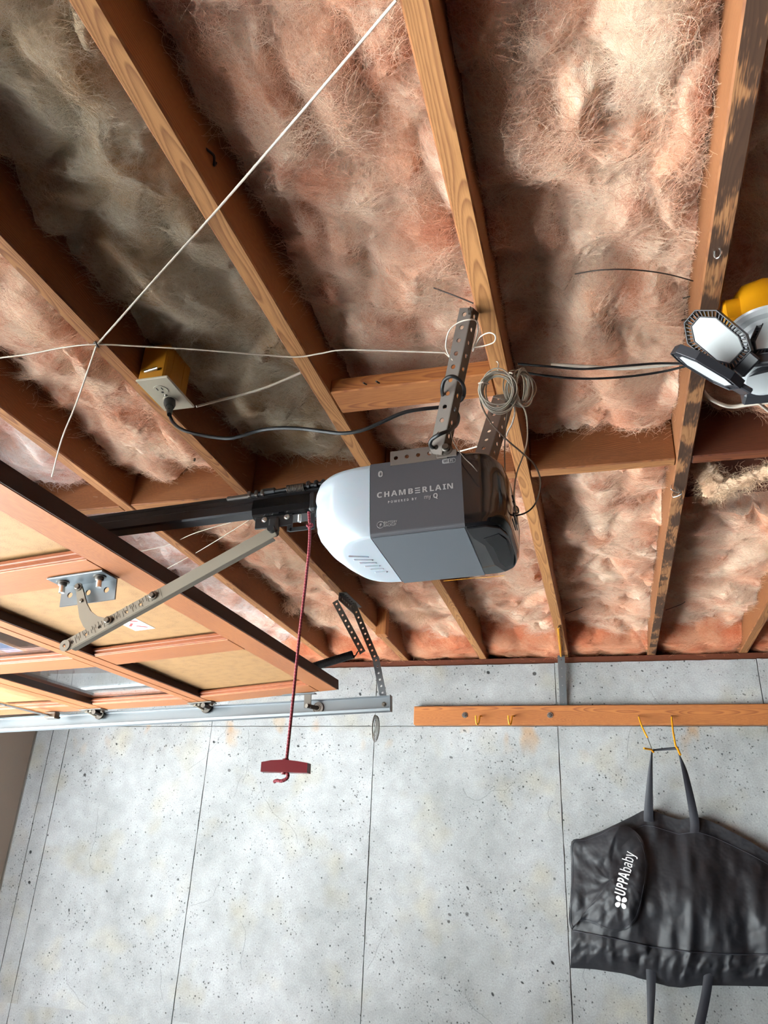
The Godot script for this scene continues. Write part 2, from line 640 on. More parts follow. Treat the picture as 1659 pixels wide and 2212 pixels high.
func slab_outline(x0: float, y0: float, x1: float, y1: float, s: int) -> PackedVector2Array:
	var f := noise(9.0, s, 3)
	var p := PackedVector2Array()
	var g := 0.0021
	var step := 0.03
	var nx := maxi(1, int((x1 - x0) / step))
	var ny := maxi(1, int((y1 - y0) / step))
	for i in nx: p.append(Vector2(lerpf(x0, x1, float(i) / nx), y0 + g + 0.0022 * f.get_noise_2d(i * step + x0, y0 * 3.1)))
	for i in ny: p.append(Vector2(x1 - g - 0.0022 * f.get_noise_2d(x1 * 3.7, i * step + y0), lerpf(y0, y1, float(i) / ny)))
	for i in nx: p.append(Vector2(lerpf(x1, x0, float(i) / nx), y1 - g - 0.0022 * f.get_noise_2d(x1 - i * step, y1 * 3.3)))
	for i in ny: p.append(Vector2(x0 + g + 0.0022 * f.get_noise_2d(x0 * 3.9, y1 - i * step), lerpf(y1, y0, float(i) / ny)))
	return p

func build_shell() -> void:
	# concrete side wall: poured in panels, thin recessed joints between them
	var wall := struct("wall_side", bar(Vector3(0.4, 1.215, -0.108), Vector3(7.6, 2.43, 0.19), 0.0), M.plain_concrete)
	var xs := [-3.133, -3.026, -2.922, -2.031, -1.118, -0.212, 0.70, 1.61, 2.53, 3.44, 4.0]
	for r in 2:
		var y0 := 0.0 if r == 0 else 2.134
		var y1 := 2.134 if r == 0 else 2.4385
		for i in xs.size() - 1:
			if r == 1 and i < 2: continue
			var b := Mb.new()
			var xa: float = xs[i] if not (r == 1 and i == 2) else xs[0]
			b.prism(slab_outline(xa, y0, xs[i + 1], y1, 5 + i + r * 31), -0.013, 0.0)
			for k in b.t.size():
				b.t[k] = Vector2((b.t[k].x - WALL_X0) / WALL_W, 1.0 - (b.t[k].y - WALL_Y0) / WALL_H)
			part("concrete_panel", b.mesh(), M.concrete, wall)
	# front wall with the two door openings
	var front := struct("wall_front", bar(Vector3(-3.26, 1.225, 0.555), Vector3(0.25, 2.45, 1.09), 0.004), M.front_concrete)
	part("wall_pier", bar(Vector3(-3.26, 1.225, 4.32), Vector3(0.25, 2.45, 0.6), 0.004), M.plain_concrete, front)
	part("wall_pier", bar(Vector3(-3.26, 1.225, 7.5), Vector3(0.25, 2.45, 1.3), 0.004), M.plain_concrete, front)
	part("lintel", bar(Vector3(-3.262, 2.26, 4.1), Vector3(0.245, 0.42, 8.1), 0.004), M.plain_concrete, front)
	struct("wall_right", bar(Vector3(4.1, 1.3, 4.0), Vector3(0.2, 2.7, 8.6), 0.0), M.brown_wall)
	struct("wall_rear", bar(Vector3(0.35, 1.3, 8.15), Vector3(7.5, 2.7, 0.2), 0.0), M.brown_wall)
	struct("floor", bar(Vector3(0.35, -0.06, 4.0), Vector3(7.9, 0.12, 8.5), 0.0), M.floor)
	struct("ground", bar(Vector3(-15.0, -0.16, 4.0), Vector3(23.3, 0.12, 40.0), 0.0), M.ground)
	var ce := struct("ceiling", bar(Vector3(0.35, 2.675, 3.95), Vector3(7.9, 0.04, 8.6), 0.0), M.cavity)
	# boards of the floor above, seen where the insulation has fallen
	for i in 5:
		part("plank", bar(Vector3(0.45, 2.650, 1.25 + i * 0.142), Vector3(0.36, 0.008, 0.138), 0.002, Vector2(0.3 * i, 0)), M.dark_wood, ce)
	struct("trim_1", bar(Vector3(0.4, 2.454, -0.08), Vector3(7.4, 0.031, 0.14), 0.002), M.dark_wood)   # sill plate on the wall
	struct("trim_2", bar(Vector3(0.4, 2.56, -0.145), Vector3(7.4, 0.18, 0.03), 0.002), M.dark_wood)    # rim board

func joist_x(k: int) -> float:
	return -0.178 + PITCH * k

func build_joists() -> void:
	var names := {
		-7: "joist nearest the front wall, behind the raised door", -6: "joist above the raised door, second from the front wall",
		-5: "joist above the far half of the raised door", -4: "joist just above the raised door, left of the black rail end",
		-3: "joist above the black rail and the door edge", -2: "shaded brown joist that carries the yellow outlet box",
		-1: "joist left of the flat cross block, crossed by the white string", 0: "pale rough-sawn joist that the opener hangs from",
		1: "joist with a black-stained underside beside the work light", 2: "joist right of the work light, its end showing by the wall",
		3: "joist beyond the right edge of the picture", 4: "second joist beyond the right edge of the picture"}
	for k in range(-7, 5):
		var m: Material = M.joist
		if k == 0 or k == -1: m = M.joist_pale
		if k == 1: m = M.joist_stained
		var x := joist_x(k)
		var o := part("ceiling_joist", bar(Vector3(x + JOIST_T / 2, JOIST_Y + JOIST_H / 2, 3.94), Vector3(JOIST_T, JOIST_H, 8.1), 0.003, Vector2(0.37 * k + 2.0, 0.0), Vector2(0, 0.28)), m, self)
		tag(o, "long brown wooden ceiling " + names[k], "joist")
	# solid bridging between the joists
	var bn := ["between the two joists above the raised door", "above the black rail where it meets the door", "over the rail, left of the outlet joist",
		"right of the outlet joist, behind the black rail", "behind the top of the grey opener", "right of the opener under the pale pink batt", "right of the stained joist, big dark face", "beyond the right edge of the picture"]
	for i in 8:
		var k := i - 5
		var x0 := joist_x(k) + JOIST_T
		var x1 := joist_x(k + 1)
		var o := part("blocking", bar(Vector3((x0 + x1) / 2, JOIST_Y + JOIST_H / 2 + 0.001, 1.946 - 0.003 * (i % 2)), Vector3(x1 - x0 - 0.001, JOIST_H, 0.038), 0.003, Vector2(0.31 * i, 0), Vector2(0, 0.28)), M.dark_wood if k == 1 else M.joist, self)
		tag(o, "wooden blocking board across the bay " + bn[i], "blocking")
	var f := thing("flat_block", "short pale flat board with two nail holes between the joists above the opener", "blocking")
	var xa := joist_x(-1) + JOIST_T
	part("board", bar(Vector3((xa + joist_x(0)) / 2, JOIST_Y + 0.019, 2.381), Vector3(PITCH - JOIST_T - 0.001, 0.038, 0.089), 0.003, Vector2(1.1, 0.28)), M.rail_wood, f)
	for x in [-0.46, -0.43]:
		part("nail", rod([Vector3(x, 2.482, 2.424), Vector3(x - 0.004, 2.479, 2.437)], 0.002, 6), M.dark_steel, f)
	var sb := part("wood_offcut", bar(at_y(825, 1371, 2.44) + Vector3(0.0, 0.06, 0.0), Vector3(0.048, 0.13, 0.05), 0.002, Vector2(0.5, 0.28)), M.rail_wood, self)
	tag(sb, "short wood offcut nailed beside the joist end near the concrete wall", "block")

# ------------------------------------------------------------------ insulation
func tuft(s: int, strands: int, spread: float) -> ArrayMesh:
	rng.seed = s
	var b := Mb.new()
	for i in strands:
		var p := Vector3(rng.randf_range(-spread, spread), rng.randf_range(-0.004, 0.010), rng.randf_range(-spread, spread) * 1.3)
		var a := rng.randfn(0.0, 0.8)
		var c := rng.randf_range(-0.35, 0.35)
		var lift := rng.randf_range(-0.25, 0.35)
		var st := rng.randf_range(0.0045, 0.0105)
		var pts := []
		for q in 9:
			pts.append(p)
			a += c + rng.randf_range(-0.25, 0.25)
			lift = lift * 0.8 - 0.03
			p += Vector3(sin(a), lift * 0.35, cos(a)) * st
		b.tube(pts, 0.00023, 3, false, 0.00011)
	return b.mesh()

var tufts := []

# one batt: a lumpy pillow between two joists; look 0 salmon, 1 grey with soot, 2 pale pink, 3 deep orange
func batt(label: String, x0: float, x1: float, z0: float, z1: float, s: int, look: int, cell: float, fuzz: int, low := 2.612, amp := 1.0) -> void:
	x0 += 0.001; x1 -= 0.001
	var nx := int((x1 - x0) / cell) + 1
	var nz := int((z1 - z0) / cell) + 1
	var big := noise(2.6, s, 2)
	var pil := noise(4.2, s + 1, 2)
	var fin := noise(13.0, s + 2, 3)
	var hair := noise(60.0, s + 3, 2)
	var warp := noise(5.0, s + 4, 2)
	var clump := noise(27.0, s + 9, 2)
	var ca := noise(5.0, s + 5, 3)
	var cb := noise(7.0, s + 6, 3)
	var cc := noise(26.0, s + 8, 2)
	var base: Color = [lin(246, 186, 150), lin(206, 180, 148), lin(250, 206, 184), lin(236, 142, 98)][look]
	var pale: Color = [lin(255, 228, 202), lin(220, 210, 192), lin(255, 240, 232), lin(246, 190, 152)][look]
	var deep: Color = [lin(230, 154, 120), lin(186, 150, 112), lin(236, 170, 150), lin(214, 112, 72)][look]
	var vs := PackedVector3Array()
	var ns := PackedVector3Array()
	var cs := PackedColorArray()
	var uv := PackedVector2Array()
	var ix := PackedInt32Array()
	vs.resize(nx * nz)
	ns.resize(nx * nz)
	cs.resize(nx * nz)
	uv.resize(nx * nz)
	var w := x1 - x0
	for j in nz:
		var z := lerpf(z0, z1, float(j) / (nz - 1))
		var ez := minf(z - z0, z1 - z)
		for i in nx:
			var x := lerpf(x0, x1, float(i) / (nx - 1))
			var ex := minf(x - x0, x1 - x)
			var wx := x + 0.045 * warp.get_noise_2d(x, z)
			var wz := z + 0.045 * warp.get_noise_2d(z + 7.0, x)
			var p := pil.get_noise_2d(wx, wz * 0.75)
			var f := fin.get_noise_2d(wx, wz * 0.7)
			var crease := 1.0 - minf(1.0, absf(p) * 4.0)
			var y := low - 0.030 * (x - x0) / w - 0.012 * (1.0 - pow(1.0 - minf(1.0, ex / 0.07), 2.0))
			y -= amp * (0.030 * big.get_noise_2d(x, z) + 0.052 * absf(p) - 0.018 * crease * crease * crease + 0.014 * f + 0.003 * hair.get_noise_2d(wx, wz) + 0.011 * absf(clump.get_noise_2d(wx, wz * 0.7)) - 0.004)
			if look == 3: y += 0.085 * smoothstep(z1 - 0.13, z1, z)
			y += 0.007 * pow(1.0 - minf(1.0, ez / 0.05), 2.0) * (1.0 + 2.0 * f)
			var at := j * nx + i
			vs[at] = Vector3(x, y, z)
			uv[at] = Vector2(x, z)
			var q1 := clampf(ca.get_noise_2d(x, z * 0.8) * 1.8 + 0.42 + 0.5 * f, 0.0, 1.0)
			var q2 := clampf(cb.get_noise_2d(x + 3.0, z) * 2.2 - 0.25 + 0.5 * cc.get_noise_2d(x, z), 0.0, 1.0)
			var sa := 3.0 * warp.get_noise_2d(x * 0.6, z * 0.6)
			var sk := hair.get_noise_2d((x * cos(sa) - z * sin(sa)) * 1.0, (x * sin(sa) + z * cos(sa)) * 0.17)
			vs[at].y += 0.003 * sk
			var c := base.lerp(pale, clampf(q1 + sk * 0.75, 0.0, 1.0)).lerp(deep, clampf(q2 * 0.85 - sk * 0.5, 0.0, 0.95))
			cs[at] = c
	for j in nz:
		for i in nx:
			var l := vs[j * nx + maxi(i - 1, 0)]
			var r := vs[j * nx + mini(i + 1, nx - 1)]
			var u := vs[maxi(j - 1, 0) * nx + i]
			var d := vs[mini(j + 1, nz - 1) * nx + i]
			ns[j * nx + i] = (r - l).cross(d - u).normalized()
			if ns[j * nx + i].y > 0.0: ns[j * nx + i] = -ns[j * nx + i]
	for j in nz - 1:
		for i in nx - 1:
			var a := j * nx + i
			ix.append_array([a, a + nx, a + 1, a + 1, a + nx, a + nx + 1])
	# sides and top, so that the batt has its thickness
	var rim := []
	for i in nx: rim.append(i)
	for j in range(1, nz): rim.append(j * nx + nx - 1)
	for i in range(nx - 2, -1, -1): rim.append((nz - 1) * nx + i)
	for j in range(nz - 2, 0, -1): rim.append(j * nx)
	var first := vs.size()
	var mid := Vector3((x0 + x1) / 2, 2.6, (z0 + z1) / 2)
	for k in rim:
		var p := vs[k]
		var o := Vector3(p.x - mid.x, 0, p.z - mid.z)
		var out := Vector3(signf(o.x), 0, 0) if absf(o.x) > w * 0.49 else Vector3(0, 0, signf(o.z))
		for q in 5:
			var yy := lerpf(p.y, 2.652, q / 4.0)
			var push := 0.0 if q == 0 or absf(out.x) > 0.5 else 0.012 * fin.get_noise_3d(p.x * 2.0, yy * 3.0, p.z)
			vs.append(Vector3(p.x, yy, p.z) + out * push)
			cs.append(base.lerp(pale, clampf(0.5 + 1.2 * cc.get_noise_3d(p.x, yy, p.z), 0.0, 1.0))); uv.append(uv[k])
			ns.append((out + Vector3(0, -0.5 if q == 0 else 0.0, 0)).normalized())
	for kk in rim.size() * 4:
		var k := kk / 4
		var a := first + k * 5 + kk % 4
		var b := first + ((k + 1) % rim.size()) * 5 + kk % 4
		if (vs[a + 1] - vs[a]).cross(vs[b] - vs[a]).dot(ns[a]) > 0.0: ix.append_array([a, b, a + 1, b, b + 1, a + 1])
		else: ix.append_array([a, a + 1, b, b, a + 1, b + 1])
	var arr := []
	arr.resize(Mesh.ARRAY_MAX)
	arr[Mesh.ARRAY_VERTEX] = vs; arr[Mesh.ARRAY_NORMAL] = ns; arr[Mesh.ARRAY_COLOR] = cs; arr[Mesh.ARRAY_TEX_UV] = uv; arr[Mesh.ARRAY_INDEX] = ix
	var m := ArrayMesh.new()
	m.add_surface_from_arrays(Mesh.PRIMITIVE_TRIANGLES, arr)
	var o := part("insulation_batt", m, M.wool, self)
	tag(o, label, "insulation")
	if fuzz <= 0: return
	rng.seed = s * 13 + 5
	var mm := MultiMesh.new()
	mm.transform_format = MultiMesh.TRANSFORM_3D
	mm.use_colors = true
	mm.mesh = tufts[s % tufts.size()]
	mm.instance_count = fuzz
	for k in fuzz:
		var i := rng.randi_range(2, nx - 3)
		var j := rng.randi_range(2, nz - 3)
		var p := vs[j * nx + i]
		var nn := ns[j * nx + i].lerp(Vector3.DOWN, 0.3).normalized()
		var a := 3.0 * warp.get_noise_2d(p.x * 0.6, p.z * 0.6) + rng.randf_range(-0.7, 0.7)
		var dir := Vector3(sin(a), 0, cos(a))
		var zx := (dir - nn * dir.dot(nn)).normalized()
		var sc := rng.randf_range(0.6, 1.25)
		mm.set_instance_transform(k, Transform3D(Basis(nn.cross(zx), nn, zx).scaled_local(Vector3(sc, sc, sc)), p + nn * 0.001))
		mm.set_instance_color(k, cs[j * nx + i].lerp(pale, clampf(rng.randf_range(-0.1, 0.7) + 1.6 * cb.get_noise_2d(p.x * 1.3 + 9.0, p.z * 1.3), 0.0, 1.0)))
	var mi := MultiMeshInstance3D.new()
	mi.name = "loose_fibres"
	mi.multimesh = mm
	mi.material_override = M.fuzz
	mi.set_meta("kind", "stuff")
	o.add_child(mi, true)

func build_insulation() -> void:
	for i in 3: tufts.append(tuft(900 + i, 26, 0.022))
	var rows := [
		[-6, 0.145, 1.92, 2, 0.014, 0, "pale pink insulation batt above the raised door, farthest left by the concrete wall"],
		[-5, 0.145, 1.92, 2, 0.012, 0, "pale pink insulation batt above the far part of the raised door"],
		[-5, 1.97, 3.3, 2, 0.014, 0, "pale insulation batt above the raised door at the left edge"],
		[-4, 0.145, 1.92, 2, 0.008, 900, "pink insulation batt seen over the top edge of the raised door"],
		[-4, 1.97, 3.5, 2, 0.008, 800, "whitish pink insulation batt by the left edge, above the corner of the raised door"],
		[-3, 0.145, 1.92, 0, 0.0065, 1600, "salmon insulation batt beyond the black rail, behind the slanted door arm"],
		[-3, 1.97, 3.6, 0, 0.0065, 1600, "salmon insulation batt under the joist with the outlet, a bright strip along one side"],
		[-2, 0.145, 1.92, 0, 0.0065, 1700, "peach insulation batt between the red cord and the white lens, near the wall"],
		[-2, 1.97, 3.75, 1, 0.006, 2200, "sooty grey and brown insulation batt behind the crossing white strings"],
		[-1, 0.145, 1.92, 0, 0.0065, 1700, "salmon insulation batt below the opener with ragged tufts hanging by the wall"],
		[-1, 1.97, 3.75, 0, 0.0055, 2400, "pink insulation batt crossed by the white string, above the flat cross block"],
		[0, 0.145, 1.92, 0, 0.0065, 1700, "salmon insulation batt right of the opener, between it and the wall"],
		[0, 1.97, 3.75, 0, 0.0055, 2400, "large creamy pink insulation batt between the pale joist and the black-stained joist"],
		[1, 0.145, 1.36, 0, 0.0065, 1400, "orange pink insulation batt near the wall, right of the black-stained joist"],
		[1, 1.97, 3.75, 0, 0.008, 1000, "shaded insulation batt behind the yellow lamp box at the right edge"],
		[2, 0.145, 1.92, 0, 0.012, 300, "insulation batt beyond the last joist at the right edge"],
	]
	for r in rows:
		batt(r[6], joist_x(r[0]) + JOIST_T, joist_x(r[0] + 1), r[1], r[2], 100 + 17 * rows.find(r), r[3], r[4], r[5])
	var where := ["far left above the door", "left above the door", "above the door corner", "above the dark spring", "right of the wood offcut", "left of the grey wall strap", "right of the grey wall strap", "right of the black-stained joist", "by the wall at the right edge"]
	for i in 9:
		var k := i - 6
		batt("short deep orange insulation batt over the wall top, " + where[i], joist_x(k) + JOIST_T, joist_x(k + 1), -0.125, 0.21, 700 + 13 * i, 3, 0.007, 420, 2.535, 0.6)
	# the batt that sags and shows the dark cavity right of the stained joist
	var x0 := joist_x(1) + JOIST_T
	var b := thing("sagging_batt", "torn insulation batt edge sagging below a dark gap, right of the stained joist", "insulation")
	for q in [[at_y(1506, 994, 2.54), at_y(1554, 1070, 2.475), 0.034, 0.014], [at_y(1540, 1062, 2.48), at_y(1695, 1003, 2.50), 0.022, 0.014]]:
		part("batt_edge", wool_roll(q[0], q[1], q[2], q[3], 41), M.wool, b)
	rng.seed = 606
	var fz := Mb.new()
	for i in 2200:
		var e: Array = [at_y(1506, 994, 2.54), at_y(1554, 1070, 2.475)] if i % 2 else [at_y(1540, 1062, 2.48), at_y(1695, 1003, 2.50)]
		var p: Vector3 = e[0].lerp(e[1], rng.randf()) + Vector3(rng.randfn(0, 0.016), rng.randfn(-0.002, 0.012), rng.randfn(0, 0.012))
		var d := Vector3(rng.randfn(0, 1), rng.randfn(-0.3, 0.5), rng.randfn(0, 1)).normalized()
		var line := []
		for s in 7:
			line.append(p)
			d = (d + Vector3(rng.randfn(0, 0.4), rng.randfn(0, 0.3), rng.randfn(0, 0.4))).normalized()
			p += d * 0.006
		fz.tube(line, 0.0003, 3, false, 0.00015)
	var lf := part("loose_fibres", fz.mesh(), mat(240, 206, 172, 1.0), b)
	lf.set_meta("kind", "stuff")

func wool_roll(a: Vector3, c: Vector3, r: float, rt: float, s: int) -> ArrayMesh:
	var f := noise(30.0, s, 3)
	var st := SurfaceTool.new()
	st.begin(Mesh.PRIMITIVE_TRIANGLES)
	st.set_smooth_group(0)
	var d := (c - a).normalized()
	var x := d.cross(Vector3.UP).normalized()
	var y := d.cross(x)
	var n := 60
	var m := 36
	var g := []
	for i in n + 1:
		var row := []
		var t := float(i) / n
		var taper := sqrt(clampf(minf(t, 1.0 - t) * 9.0, 0.02, 1.0))
		for j in m:
			var an := TAU * j / m
			var nn := x * cos(an) + y * sin(an)
			var p := a.lerp(c, t) + (x * cos(an) * r + y * sin(an) * rt) * taper
			row.append(p + nn * (0.45 * r * f.get_noise_3dv(p * 0.8) + 0.22 * r * f.get_noise_3dv(p * 3.0)))
		g.append(row)
	for i in n:
		for j in m:
			var j2 := (j + 1) % m
			var p := [g[i][j], g[i + 1][j], g[i + 1][j2], g[i][j2]]
			for k in [0, 1, 2, 0, 2, 3]:
				st.set_color(lin(226, 180, 146).lerp(lin(244, 212, 180), 0.5 + f.get_noise_3dv(p[k] * 0.5)))
				st.add_vertex(p[k])
	st.index()
	st.generate_normals()
	return st.commit()

# ------------------------------------------------------------------ the raised sectional door
var door_z := Vector3(0.00696, -0.02158, 0.99974)
const DOOR_W := 2.72

func door_frame(deg: float, o: Vector3) -> Transform3D:   # x across the door, y down it (away from its top edge), z out of its inner face
	var a := deg_to_rad(deg)
	var ux := Vector3(cos(a), sin(a), 0)
	ux = (ux - door_z * ux.dot(door_z)).normalized()
	return Transform3D(Basis(door_z, -ux, door_z.cross(-ux)), o)

func section(door: Node3D, fr: Transform3D, h: float, top: float, low: float, glazed: bool) -> Node3D:
	var s := knot("door_section", door, fr)
	var th := 0.036
	var zc := -th / 2
	part("top_rail", bar(Vector3(DOOR_W / 2, top / 2, zc), Vector3(DOOR_W, top - 0.001, th), 0.002, Vector2(0.2, 0)), M.door_wood, s)
	part("bottom_rail", bar(Vector3(DOOR_W / 2, h - low / 2, zc), Vector3(DOOR_W, low - 0.001, th), 0.002, Vector2(0.9, 0)), M.door_wood, s)
	var st := [[0.0, 0.11], [0.65, 0.765], [1.30, 1.42], [1.955, 2.07], [2.61, 2.72]]
	var y0 := top
	var y1 := h - low
	for q in st:
		part("stile", bar(Vector3((q[0] + q[1]) / 2, (y0 + y1) / 2, zc), Vector3(q[1] - q[0], y1 - y0, th - 0.001), 0.002, Vector2(q[0] * 0.7, 0.02)), M.door_wood, s)
	for i in 4:
		var a: float = st[i][1]
		var b: float = st[i + 1][0]
		if glazed:
			part("pane", bar(Vector3((a + b) / 2, (y0 + y1) / 2, -0.024), Vector3(b - a - 0.004, y1 - y0 - 0.004, 0.003), 0.0), M.glass, s)
		else:
			part("panel", bar(Vector3((a + b) / 2, (y0 + y1) / 2, -0.029), Vector3(b - a - 0.002, y1 - y0 - 0.002, 0.006), 0.0, Vector2(0.4 * i, 0)), M.panel, s)
		part("shaded_recess_edge", bar(Vector3((a + b) / 2, y1 - 0.001, -0.0125), Vector3(b - a - 0.001, 0.003, 0.023), 0.0005), M.gasket if glazed else M.shaded_edge_wood, s)  # added strip; on wooden panels its colour carries the shade of the recess
		var mo := Mb.new()
		var w := 0.014
		for zz in [[0.006, -0.008], [w, -0.016]]:
			var ww: float = zz[0]
			var z: float = zz[1]
			mo.box(Vector3(a + ww / 2, (y0 + y1) / 2, z), Vector3(ww, y1 - y0, 0.010), 0.002)
			mo.box(Vector3(b - ww / 2, (y0 + y1) / 2, z), Vector3(ww, y1 - y0, 0.010), 0.002)
			if not glazed:
				mo.box(Vector3((a + b) / 2, y0 + ww / 2, z), Vector3(b - a, ww, 0.010), 0.002)
		part("moulding", mo.mesh(), M.door_moulding, s)
	return s

func hinge(door: Node3D, at: Vector3, tilt: float) -> void:
	var h := knot("roller_hinge", door, door_frame(tilt, at))
	part("plate", bar(Vector3(0.02, 0.0, 0.002), Vector3(0.05, 0.10, 0.003), 0.001), M.bolt, h)
	part("barrel", rod([Vector3(0.035, -0.012, 0.012), Vector3(-0.012, -0.012, 0.012)], 0.009, 12), M.dark_steel, h)
	part("strut", rod([Vector3(0.02, 0.03, 0.004), Vector3(-0.018, 0.012, 0.018)], 0.006, 8), M.grey_paint, h)
	part("roller", wheel(0.022, 0.010), M.dark_steel, h, Transform3D(Basis(Vector3(0, 1, 0), Vector3(-1, 0, 0), Vector3(0, 0, 1)), Vector3(-0.042, 0.014, 0.006)))
	part("axle", rod([Vector3(0.02, 0.014, 0.006), Vector3(-0.042, 0.014, 0.006)], 0.005, 8), M.bolt, h)
	for q in [Vector3(0.012, -0.035, 0.005), Vector3(0.012, 0.035, 0.005)]:
		part("screw", bolt_head(0.006), M.bolt, h, Transform3D(Basis(Vector3.RIGHT, PI / 2), q))

func wheel(r: float, w: float) -> ArrayMesh:
	var b := Mb.new()
	b.lathe([Vector2(0, -w / 2), Vector2(r * 0.45, -w / 2), Vector2(r * 0.5, -w * 0.3), Vector2(r * 0.8, -w * 0.3), Vector2(r * 0.85, -w / 2), Vector2(r * 0.96, -w / 2), Vector2(r, -w * 0.25), Vector2(r, w * 0.25), Vector2(r * 0.96, w / 2), Vector2(0, w / 2)], 24)
	return b.mesh()

func bolt_head(r: float) -> ArrayMesh:
	var b := Mb.new()
	b.lathe([Vector2(0, 0), Vector2(r * 1.5, 0), Vector2(r * 1.5, r * 0.25), Vector2(r, r * 0.3), Vector2(r, r * 0.9), Vector2(r * 0.8, r * 1.1), Vector2(0, r * 1.1)], 12)
	return b.mesh()

func build_door() -> void:
	var q := at_z(730, 1490, 1.14)
	var f1 := door_frame(5.0, q)
	var f2 := door_frame(2.8, f1 * Vector3(0, 0.535, 0))
	var f3 := door_frame(2.3, f2 * Vector3(0, 0.47, 0))
	var f4 := door_frame(2.1, f3 * Vector3(0, 0.535, 0))
	var d := thing("garage_door", "raised wooden sectional garage door with tan panels and a row of windows", "garage door")
	section(d, f1, 0.535, 0.072, 0.038, false)
	section(d, f2, 0.47, 0.034, 0.055, true)
	section(d, f3, 0.535, 0.045, 0.045, false)
	section(d, f4, 0.50, 0.045, 0.09, false)
	part("shade_strip", bar(Vector3(DOOR_W / 2, -0.0015, -0.018), Vector3(DOOR_W, 0.003, 0.036), 0.001), M.shaded_edge_wood, d, f1)  # thin strip added to carry the shade of the top edge in its colour
	hinge(d, f2.origin, 3.5)
	hinge(d, f3.origin, 2.5)
	hinge(d, f4.origin, 2.2)
	# top roller: a drop bracket from the top section down to the track
	var tb := knot("top_roller_bracket", d, door_frame(2.2, at_z(672, 1497, 1.135)))
	part("plate", bar(Vector3(0.005, 0.06, 0.003), Vector3(0.03, 0.16, 0.003), 0.001), M.galv, tb)
	part("drop_leg", bar(Vector3(0.0, 0.012, 0.026), Vector3(0.004, 0.028, 0.055), 0.001), M.dark_steel, tb)
	part("axle", rod([Vector3(0.012, 0.012, 0.048), Vector3(-0.045, -0.014, 0.048)], 0.008, 10), M.dark_steel, tb)
	part("roller", wheel(0.022, 0.012), M.steel, tb, Transform3D(Basis(Vector3(0, 1, 0), Vector3(-1, 0, 0), Vector3(0, 0, 1)), Vector3(-0.045, -0.014, 0.048)))
	# lock rod along the third section
	var lk := knot("lock_rod", d, f3)
	part("rod", rod([Vector3(-0.03, 0.19, 0.016), Vector3(1.2, 0.19, 0.016)], 0.006, 10), M.bright, lk)
	part("guide", bar(Vector3(0.015, 0.19, 0.014), Vector3(0.03, 0.05, 0.026), 0.002), M.bolt, lk)
	# galvanised angle on the middle stile that the arm is bolted to
	var br := knot("arm_bracket", d, f1 * Transform3D(Basis(), Vector3(1.31, 0.14, 0.0)))
	part("flange", bar(Vector3(0.028, 0.0, 0.003), Vector3(0.055, 0.135, 0.004), 0.001), M.galv, br)
	var pv := Mb.new()
	pv.perf(0.135, 0.048, 0.004, 0.045, 0.0065)
	part("drop_flange", pv.mesh(), M.galv, br, frame(Vector3(0, 1, 0), Vector3(0, 0, 1), Vector3(-0.002, -0.0675, 0.026)))
	for y in [-0.045, 0.045]:
		part("bolt", rod([Vector3(0.03, y, 0.0), Vector3(0.03, y, 0.030)], 0.006, 10), M.bright, br)
		part("nut", bolt_head(0.009), M.dark_steel, br, Transform3D(Basis(Vector3.RIGHT, PI / 2), Vector3(0.03, y, 0.005)))
	# paper sticker on the panel behind the arm
	var pp := part("sticker", bar(Vector3(0.93, 0.27, -0.0255), Vector3(0.12, 0.06, 0.0006), 0.0), M.paper, d, f1)
	for k in [[0.955, 0.262, 0.035, 0.9], [0.925, 0.28, 0.03, -0.7], [0.90, 0.262, 0.03, 0.8]]:
		part("ink_stroke", bar(Vector3.ZERO, Vector3(k[2], 0.007, 0.0004), 0.0), M.red_ink, pp, Transform3D(Basis(Vector3(0, 0, 1), k[3]), Vector3(k[0], k[1], -0.0248)))

